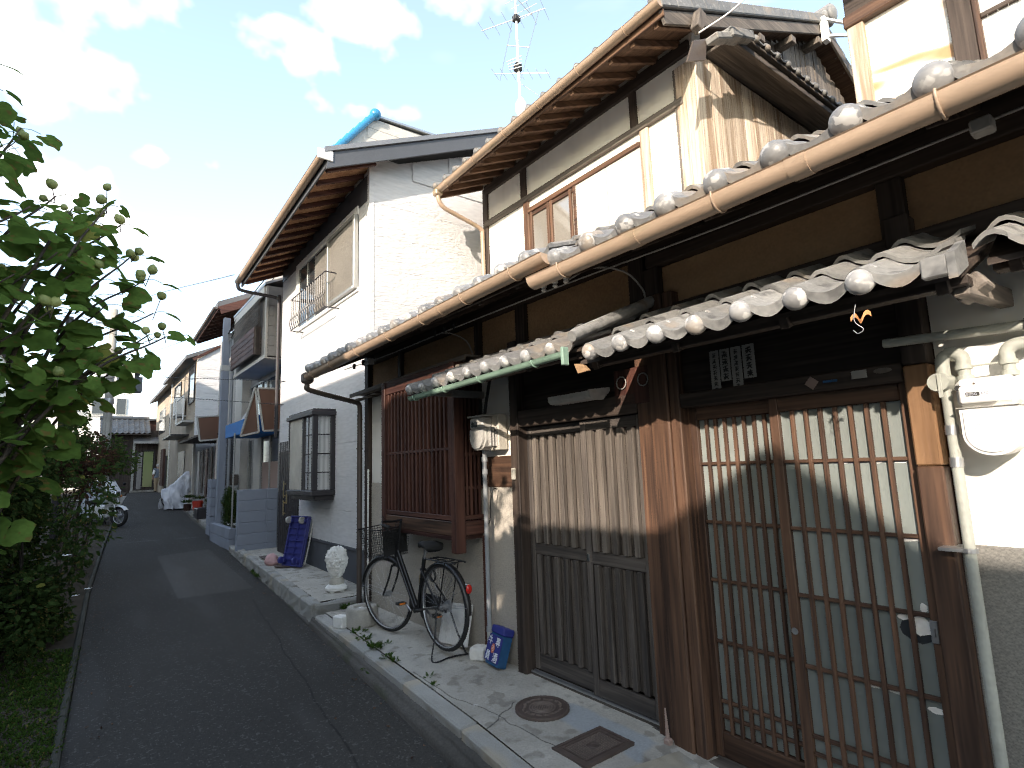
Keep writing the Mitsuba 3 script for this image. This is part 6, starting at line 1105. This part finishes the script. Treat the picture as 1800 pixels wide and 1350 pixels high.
# ---------------------------------------------------------------- things hung over the doors
LT = thing('wall_light', 'long pale light fitting under the canopy above the slatted door', 'lamp'); part(LT, 'housing', join(wally(Polygon([(2.47, 2.062), (2.49, 2.04), (2.58, 2.04), (2.65, 2.10), (2.65, 2.115), (2.47, 2.09)]), 2.42, 2.80)), 'plastic_grey', tone=.8); part(LT, 'end_cap', wally(Polygon([(2.465, 2.055), (2.49, 2.035), (2.585, 2.035), (2.655, 2.095), (2.655, 2.12), (2.465, 2.095)]), 2.405, 2.419), 'plastic_grey', tone=.5)
FB = thing('fuse_board', 'old brown board with round fittings and cables above the slatted door, beside the light', 'board'); part(FB, 'board', box(2.655, 2.675, 2.06, 2.37, 1.99, 2.215, .004), 'wood_oriel', tone=.9)
for y in (2.30, 2.13): part(FB, 'cable_ring', (lambda l: (np.stack([2.645+l[0][:, 1], y+l[0][:, 0], 2.13+l[0][:, 2]], 1), l[1]))(torus(.038, .004, 24, 6)), 'cable_grey', True)
for i, (ya, yb, zb) in enumerate(((1.625, 1.678, 1.985), (1.562, 1.618, 2.045), (1.498, 1.555, 1.988), (1.425, 1.49, 2.042))):
    P_ = solo('paper_slip', box(2.6555, 2.6568, ya, yb, zb, 2.215), 'paper', ('first paper slip with brushed characters over the lattice doors, leftmost, long', 'second paper slip over the lattice doors, short with bold brush writing', 'third paper slip over the lattice doors, long', 'rightmost short paper slip over the lattice doors with bold brush writing')[i], 'paper', tone=.5)
    rg = np.random.default_rng(50+i); n = 7 if i % 2 == 0 else 4; s = (.030 if i % 2 == 0 else .042); zt = 2.205
    for q in range(n):
        cz = zt-(q+.5)*(2.20-zb)/n; cy = (ya+yb)/2
        ss = [[(.1, rg.uniform(.7, .95)), (.9, rg.uniform(.75, .95))], [(.05, .45+rg.uniform(-.1, .1)), (.95, .5)], [(rg.uniform(.35, .65), 1.), (rg.uniform(.3, .6), .05)], [(.5, .45), (rg.uniform(.0, .2), .0)], [(.5, .5), (rg.uniform(.8, 1.), .02)]]
        part(P_, 'brush_mark', strokes(ss, cy, cz, s*.8, .0042 if i % 2 == 0 else .0065, 2.6553, .0004), 'ink')
part(B, 'label_plate', box(2.640, 2.645, .93, .99, 1.965, 2.0, .001), 'paper'); part(B, 'label_plate', wallx(affinity.translate(affinity.scale(ov, .034, .011), .87, 1.985), 2.640, 2.645), 'wood_grey', tone=.6); part(B, 'label_plate', wallx(affinity.translate(affinity.rotate(rect(-.022, .022, -.022, .022), 40), 1.16, 1.972), 2.641, 2.645), 'cloth_brown'); part(B, 'label_plate', box(2.641, 2.645, 1.05, 1.11, 1.965, 1.975), 'milk_blue', tone=.6)
HK = thing('hook', 'small wire hook with a faded orange ribbon hanging under the canopy edge', 'hook'); part(HK, 'wire', tube(curve([(2.0, .711, 2.135), (2.0, .72, 2.08), (2.01, .70, 2.05), (2.01, .717, 2.038), (2.01, .731, 2.052)], 6), .0016, 5), 'alu', True); pr('ribbon', (.55, .25, .10), .7)
part(HK, 'ribbon', grid(lambda u, w: (2.012+.01*math.sin(u*7), .735-.06*u, 2.082+.014*math.sin(u*9)+.015*w), np.linspace(0, 1, 12), [0, 1]), 'ribbon', True)
part(B, 'plastic_spout', join(tube([(2.615, 2.112, .30), (2.615, 2.108, .18), (2.615, 2.105, .09)], [.004, .010, .014], 8), box(2.595, 2.635, 2.085, 2.125, .085, .15, .006)), 'cloth_brown', tone=.9)
solo('fallen_tile', wallx(Polygon([(1.965, 2.112), (2.005, 2.152), (2.07, 2.162), (2.045, 2.108)]), 2.02, 2.035), 'plaster_ochre', 'loose triangular scrap of brown board hanging below the break in the canopy', 'board')
# ---------------------------------------------------------------- aerials
AN = thing('antenna', 'white television antenna mast with several element arrays on the upper roof', 'antenna')
part(AN, 'mast', tube([(4.18, 5.0, 5.70), (4.165, 5.0, 6.8), (4.15, 5.0, 8.6)], .017, 8), 'paint_white', True); part(AN, 'wrap', lathe([(.022, 5.9), (.06, 5.93), (.065, 6.02), (.05, 6.06), (.07, 6.1), (.075, 6.2), (.05, 6.25), (.024, 6.3)], 12, (4.18, 5.0, 0)), 'paint_white', 40, tone=.9, label='white wrapped bundle at the foot of the mast')
def yagi(z, d, L, n, e, tilt=0.0, off=0):
    d = np.array(d, float)/np.linalg.norm(d); s = np.array([-d[1], d[0], 0]); c = np.array([4.16, 5.0, z])+d*off; k = part(AN, 'boom', tube([c-d*L*.45+[0, 0, -tilt], c+d*L*.55+[0, 0, tilt]], .006, 6), 'paint_white', True)
    for i in range(n): t = -.43+.96*i/(n-1); p = c+d*L*t+[0, 0, tilt*t*2]; ee = e*(1-.25*i/n); part(k, 'element', tube([p-s*ee/2, p+s*ee/2], .003, 5), 'paint_white', True)
yagi(7.42, (-.5, .86, 0), .9, 6, .42); yagi(7.02, (.75, -.4, 0), .30, 2, 1.35); yagi(7.75, (.8, .3, 0), .8, 7, .40, .05); yagi(6.62, (.45, -.8, -.0), .75, 7, .25, -.12)
part(AN, 'clamp', box(4.12, 4.21, 4.96, 5.04, 7.38, 7.46, .008), 'cable'); part(AN, 'clamp', box(4.11, 4.20, 4.96, 5.04, 6.66, 6.76, .008), 'cable'); part(AN, 'reflector', join([tube([(4.02, 5.0+.02*i, 6.62+.05*i), (4.14, 4.9, 6.66+.05*i)], .006, 5) for i in range(4)]), 'paint_white', True, kind='stuff'); part(AN, 'guy_wire', tube([(4.18, 5.0, 6.5), (4.7, 4.6, 6.0)], .003, 4), 'alu', True)
AB = thing('antenna_mast', 'short white steel mast on a bracket at the ridge end of the near upper roof', 'antenna'); part(AB, 'bracket', join(beam((6.95, 2.40, 6.72), (7.38, 2.28, 6.86), .03, .03), beam((6.95, 2.40, 6.95), (7.38, 2.28, 7.02), .03, .03), beam((6.96, 2.42, 6.66), (6.96, 2.42, 6.98), .06, .10)), 'paint_white'); part(AB, 'mast', tube([(7.38, 2.28, 6.70), (7.38, 2.28, 8.4)], .022, 8), 'paint_white', True)
# ---------------------------------------------------------------- up the lane: motorcycle, covered bicycle, person, clutter
MO = thing('motorcycle', 'white delivery motorcycle parked among the shrubs at the left of the lane', 'motorcycle')
def mw(m): v, f = m; v = np.asarray(v, float); a = math.radians(-50); ca, sa = math.cos(a), math.sin(a); return np.stack([.93+(v[:, 0]-1.2)*ca-v[:, 1]*sa, 19.75+(v[:, 0]-1.2)*sa+v[:, 1]*ca, .30+v[:, 2]], 1), f
def mp(p, n, m, mat, s=40, **k): return part(p, n, mw(m), mat, s, **k)
for nm, cx in (('front_wheel', 1.2), ('rear_wheel', 0)):
    k = mp(MO, nm, move(torus(.245, .045, 32, 10), cx, 0, .29), 'rubber', True); mp(k, 'rim', move(torus(.20, .014, 28, 6), cx, 0, .29), 'chrome', True); mp(k, 'hub', tube([(cx, -.06, .29), (cx, .06, .29)], .06, 14), 'alu'); mp(k, 'spokes', join([tube([(cx+.05*math.cos(a), .02, .29+.05*math.sin(a)), (cx+.2*math.cos(a+.3), 0, .29+.2*math.sin(a+.3))], .004, 4) for a in np.arange(12)*.5236]), 'chrome', True, kind='stuff')
for s in (1, -1): mp(MO, 'fork', tube([(1.2, s*.085, .29), (1.02, s*.075, .80)], .026, 10), 'chrome')
mp(MO, 'front_fender', move(arc_strip(.30, 35, 165, .15, .004), 1.2, 0, .29), 'paint_white', True, tone=.9); mp(MO, 'rear_fender', move(arc_strip(.30, 10, 170, .16, .004), 0, 0, .29), 'paint_white', True)
mp(MO, 'leg_shield', grid(lambda u, w: (.86+.10*u+.10*abs(w)**1.5-.12*(1-u), .30*w*(.6+.5*u), .30+.55*u), np.linspace(0, 1, 8), np.linspace(-1, 1, 9)), 'paint_white', True, tone=.95); mp(MO, 'body', ruffle(join(box(.0, .85, -.10, .10, .38, .62, .05), box(.45, .8, -.09, .09, .25, .40, .04)), 0, 1), 'paint_white', tone=.7)
mp(MO, 'engine', join(box(.42, .75, -.13, .13, .18, .36, .04), tube([(.4, -.12, .25), (-.3, -.16, .32)], .045, 10)), 'alu'); mp(MO, 'seat', box(-.12, .48, -.13, .13, .66, .76, .05), 'rubber'); mp(MO, 'headlight', join(ball(.10, (1.06, 0, .93), 2, (.7, 1, 1))), 'chrome', True); mp(MO, 'cowl', box(.92, 1.07, -.16, .16, .84, 1.02, .05), 'paint_white', tone=.9)
mp(MO, 'windscreen', grid(lambda u, w: (1.06-.16*u-.10*w*w, .24*w*(1-.3*u), 1.0+.30*u), np.linspace(0, 1, 5), np.linspace(-1, 1, 7)), 'paint_white', True, tone=.6); mp(MO, 'handlebar', tube(curve([(.86, .36, .98), (.96, .2, .97), (.98, 0, .95), (.96, -.2, .97), (.86, -.36, .98)], 5), .013, 8), 'black_steel', True)
for s in (1, -1): mp(MO, 'mirror', join(tube([(.95, s*.26, .98), (.96, s*.32, 1.17)], .006, 6), ball(.055, (.96, s*.33, 1.20), 2, (.3, 1, .7))), 'black_steel', True); mp(MO, 'indicator', ball(.035, (1.0, s*.20, .86), 2), 'reflector_orange', True)
mp(MO, 'rack', box(-.45, -.02, -.15, .15, .74, .77, .01), 'black_steel'); mp(MO, 'stand', tube([(.5, .14, .25), (.45, .30, .01)], .014, 6), 'black_steel')
pr('sheet_silver', proc(lambda p, n, uv: mix((.26, .28, .31), (.46, .48, .50), fbm(p.x*9, p.y*9, p.z*9, 3))), .35, specular=.6)
cs = ruffle(lathe([(0, 1.0), (.08, .98), (.20, .80), (.34, .45), (.42, .12), (.44, .0)], 26, (.30, 20.8, .62)), .06, 5, 3); solo('covered_bike', cs, 'sheet_silver', 'silver cover draped over something parked behind the white motorcycle', 'cover', 40)
# plastic sheet over a bicycle
pr('sheet_clear', proc(lambda p, n, uv: mix((.44, .44, .47), (.66, .66, .69), smoothstep(.3, .7, fbm(p.x*5+p.z*3, p.y*5, p.z*2, 3)))), .3, specular=.6)
def drape(u, w):
    s = u; top = .70+.62*smooth01(s/.85)-.35*max(0, (s-.86)/.14); hw = (.10+.26*(1-abs(w))**0)*1.0; z = top*(1-abs(w)**1.8); y = (.30+.06*math.sin(u*17+w*3))*w*(1.1-.25*(1-abs(w))); x = -.02+.92*u+.06*math.sin(w*5+u*3)-.22*(1-abs(w))*max(0, .25-u)*0
    return (2.40+x+.10*(abs(w))*math.sin(u*11), 24.2+y*1.1, .50+max(z, .0)+.01)
smooth01 = lambda t: (lambda q: q*q*(3-2*q))(min(max(t, 0), 1))
sh = grid(drape, np.linspace(0, 1, 34), np.linspace(-1, 1, 31)); CV = thing('covered_bicycle', 'bicycle shrouded in a translucent white plastic sheet where the lane narrows', 'bicycle'); part(CV, 'sheet', ruffle(sh, .045, 6, 9), 'sheet_clear', True)
part(CV, 'wheel', move(rot(torus(.31, .02, 28, 8), 0), 2.70, 24.2, .83), 'rubber', True); part(CV, 'wheel', move(torus(.31, .02, 28, 8), 3.1, 24.2, .83), 'rubber', True)
import manifold3d as m3
def body(js, bones, res=.02, it=12):
    def sp(p, r): return m3.Manifold.sphere(r, 14).translate([float(c) for c in p])
    out = None
    for a, b in bones:
        h = m3.Manifold.batch_hull([sp(*js[a]), sp(*js[b])]); out = h if out is None else out+h
    o = out.refine_to_length(res).to_mesh(); t = trimesh.Trimesh(o.vert_properties[:, :3], o.tri_verts, process=True); trimesh.smoothing.filter_taubin(t, iterations=it); return np.array(t.vertices), np.array(t.faces)
# person, seen from behind, facing up the lane and a little left
PX, PY, PZ_ = 3.60, 39.0, zg(39)
J = {'hipL': ((-.09, 0, .84), .105), 'hipR': ((.09, 0, .84), .105), 'kneeL': ((-.10, .03, .46), .070), 'kneeR': ((.10, -.02, .46), .070), 'ankL': ((-.10, 0, .09), .048), 'ankR': ((.11, -.06, .09), .048), 'toeL': ((-.11, .13, .04), .036), 'toeR': ((.12, .07, .04), .036), 'waist': ((0, .0, .98), .125), 'chest': ((0, .04, 1.20), .135),
     'shL': ((-.17, .05, 1.31), .062), 'shR': ((.17, .05, 1.31), .062), 'elL': ((-.23, .03, 1.06), .048), 'elR': ((.23, .06, 1.06), .048), 'wrL': ((-.22, .14, .84), .034), 'wrR': ((.22, .20, .86), .034), 'neck': ((0, .07, 1.39), .052), 'head': ((0, .10, 1.50), .088), 'crown': ((0, .085, 1.545), .082), 'palmL': ((-.215, .165, .77), .036), 'palmR': ((.215, .235, .80), .036)}
for s, sx in (('L', -1), ('R', 1)):
    px, py, pz = J['palm'+s][0]
    for fi in range(4): J['f%s%d' % (s, fi)] = ((px-.004*sx, py+.020-.016*fi+.01, pz-.075+.004*abs(fi-1)), .009); J['k%s%d' % (s, fi)] = ((px, py+.024-.016*fi, pz-.03), .010)
    J['t'+s] = ((px-.02*sx, py+.045, pz-.02), .010)
BN = [('hipL', 'kneeL'), ('kneeL', 'ankL'), ('ankL', 'toeL'), ('hipR', 'kneeR'), ('kneeR', 'ankR'), ('ankR', 'toeR'), ('hipL', 'hipR'), ('hipL', 'waist'), ('hipR', 'waist'), ('waist', 'chest'), ('chest', 'shL'), ('chest', 'shR'), ('shL', 'elL'), ('elL', 'wrL'), ('shR', 'elR'), ('elR', 'wrR'), ('chest', 'neck'), ('neck', 'head'), ('head', 'crown'), ('wrL', 'palmL'), ('wrR', 'palmR')]
for s in 'LR': BN += [('palm'+s, 'k%s%d' % (s, i)) for i in range(4)]+[('k%s%d' % (s, i), 'f%s%d' % (s, i)) for i in range(4)]+[('palm'+s, 't'+s)]
pr('skin', (.42, .26, .19), .6); pr('cloth_slate', proc(stain((.14, .165, .20), .2, 9)), .85); pr('cloth_khaki', proc(stain((.34, .26, .17), .2, 9)), .85); pr('hair_grey', (.40, .38, .37), .7)
PE = thing('person', 'grey-haired person in slate vest and khaki trousers walking by the yellow door', 'person')
def pw(m): return move(rot(m, 12), PX, PY, PZ_)
part(PE, 'body', pw(body(J, BN, .022)), 'skin', True)
grow = lambda names, d: {k: (J[k][0], J[k][1]+d) for k in names}
part(PE, 'trousers', pw(body(grow(['hipL', 'hipR', 'kneeL', 'kneeR', 'ankL', 'ankR', 'waist'], .022), [b for b in BN if all(q in ('hipL', 'hipR', 'kneeL', 'kneeR', 'ankL', 'ankR') for q in b)], .03, 6)), 'cloth_khaki', True)
part(PE, 'vest', pw(body(grow(['hipL', 'hipR', 'waist', 'chest', 'shL', 'shR', 'neck'], .024), [('hipL', 'waist'), ('hipR', 'waist'), ('waist', 'chest'), ('chest', 'shL'), ('chest', 'shR')], .03, 6)), 'cloth_slate', True); part(PE, 'sleeve', pw(body(grow(['shL', 'elL'], .016), [('shL', 'elL')], .03, 4)), 'paint_white', True); part(PE, 'sleeve', pw(body(grow(['shR', 'elR'], .016), [('shR', 'elR')], .03, 4)), 'paint_white', True)
hm = trimesh.creation.icosphere(3, .105); hv = np.array(hm.vertices)*[.95, 1.0, 1.08]; part(PE, 'hair', pw((np.where((hv[:, 1:2] > .045) & (hv[:, 2:3] < .05), hv*.72, hv)+[0, .078, 1.535], np.array(hm.faces))), 'hair_grey', True)
for s in (-1, 1): part(PE, 'shoe', pw(ball(.06, (.115*s, .05 if s < 0 else -.005, .05), 2, (.75, 1.9, .75))), 'black_steel', True)
# clutter before the dark-eaved house
solo('crate', box(2.78, 3.20, 19.0, 19.7, zg(19)+.11, zg(19)+.42, .02), 'sash_dark', 'black plastic crate on the pavement beside the sheeted bicycle', 'crate'); pr('red_plastic', (.50, .05, .03), .5); solo('bucket', lathe([(0, .45), (.13, .45), (.16, .74), (.148, .74), (.12, .47), (0, .47)], 20, (3.02, 20.6, .12)), 'red_plastic', 'red plastic bucket among the clutter of the open ground floor', 'bucket', 40)
solo('bag', ruffle(ball(.18, (3.10, 18.4, zg(18)+.40), 3, (.8, .9, 1.3)), .05, 9, 5), 'paint_white', 'white plastic bag beside the black crate', 'bag', True); solo('bag', ruffle(ball(.17, (2.98, 17.1, zg(17)+.24), 3, (1, 1.1, .9)), .05, 9, 7), 'sheet_silver', 'grey plastic bag on the pavement before the gate pier', 'bag', True)
for i in range(3): solo('plank', beam((2.72+.02*i, 15.5+.35*i, zg(16)+.125), (3.1+.02*i, 15.9+.35*i, zg(16)+.13), .12, .025, .004), 'paint_white', ('white plank lying on the pavement, nearest of three', 'white plank lying on the pavement, middle of three', 'white plank lying on the pavement, farthest of three')[i], 'plank', tone=.4)
rg = np.random.default_rng(4)
for i, (x, y, m_) in enumerate(((3.15, 21.3, 'gutter_brown'), (3.3, 19.9, 'plastic_grey'), (2.95, 22.2, 'wood_oriel'))):
    k = thing('potted_plant', ('green potted plant in a brown pot deep in the open ground floor', 'green potted plant in a grey pot behind the black crate', 'green potted plant in a reddish pot by the sheeted bicycle')[i], 'plant'); z = zg(y)+.11; part(k, 'pot', lathe([(0, 0), (.10, 0), (.13, .22), (.115, .22), (.10, .19), (0, .19)], 16, (x, y, z)), m_, 40)
    mm, t = tufts([(x, y, z+.25, .14), (x, y, z+.42, .16)], 60, .10, 90+i, 1.0); part(k, 'leaves', mm, 'leaf_shrub', False, tone=t, kind='stuff')
solo('flower_tuft', join([orient((SLV*.05, SLF), (2.62+rg.normal(0, .06), 12.9+rg.normal(0, .12), .60+.04*rg.random()), (math.cos(a), math.sin(a), .4), (0, 0, 1)) for a in rg.uniform(0, 6.28, 40)]), 'paint_white', 'white flowers at the foot of the hedge in the block planter', 'flowers', kind='stuff')
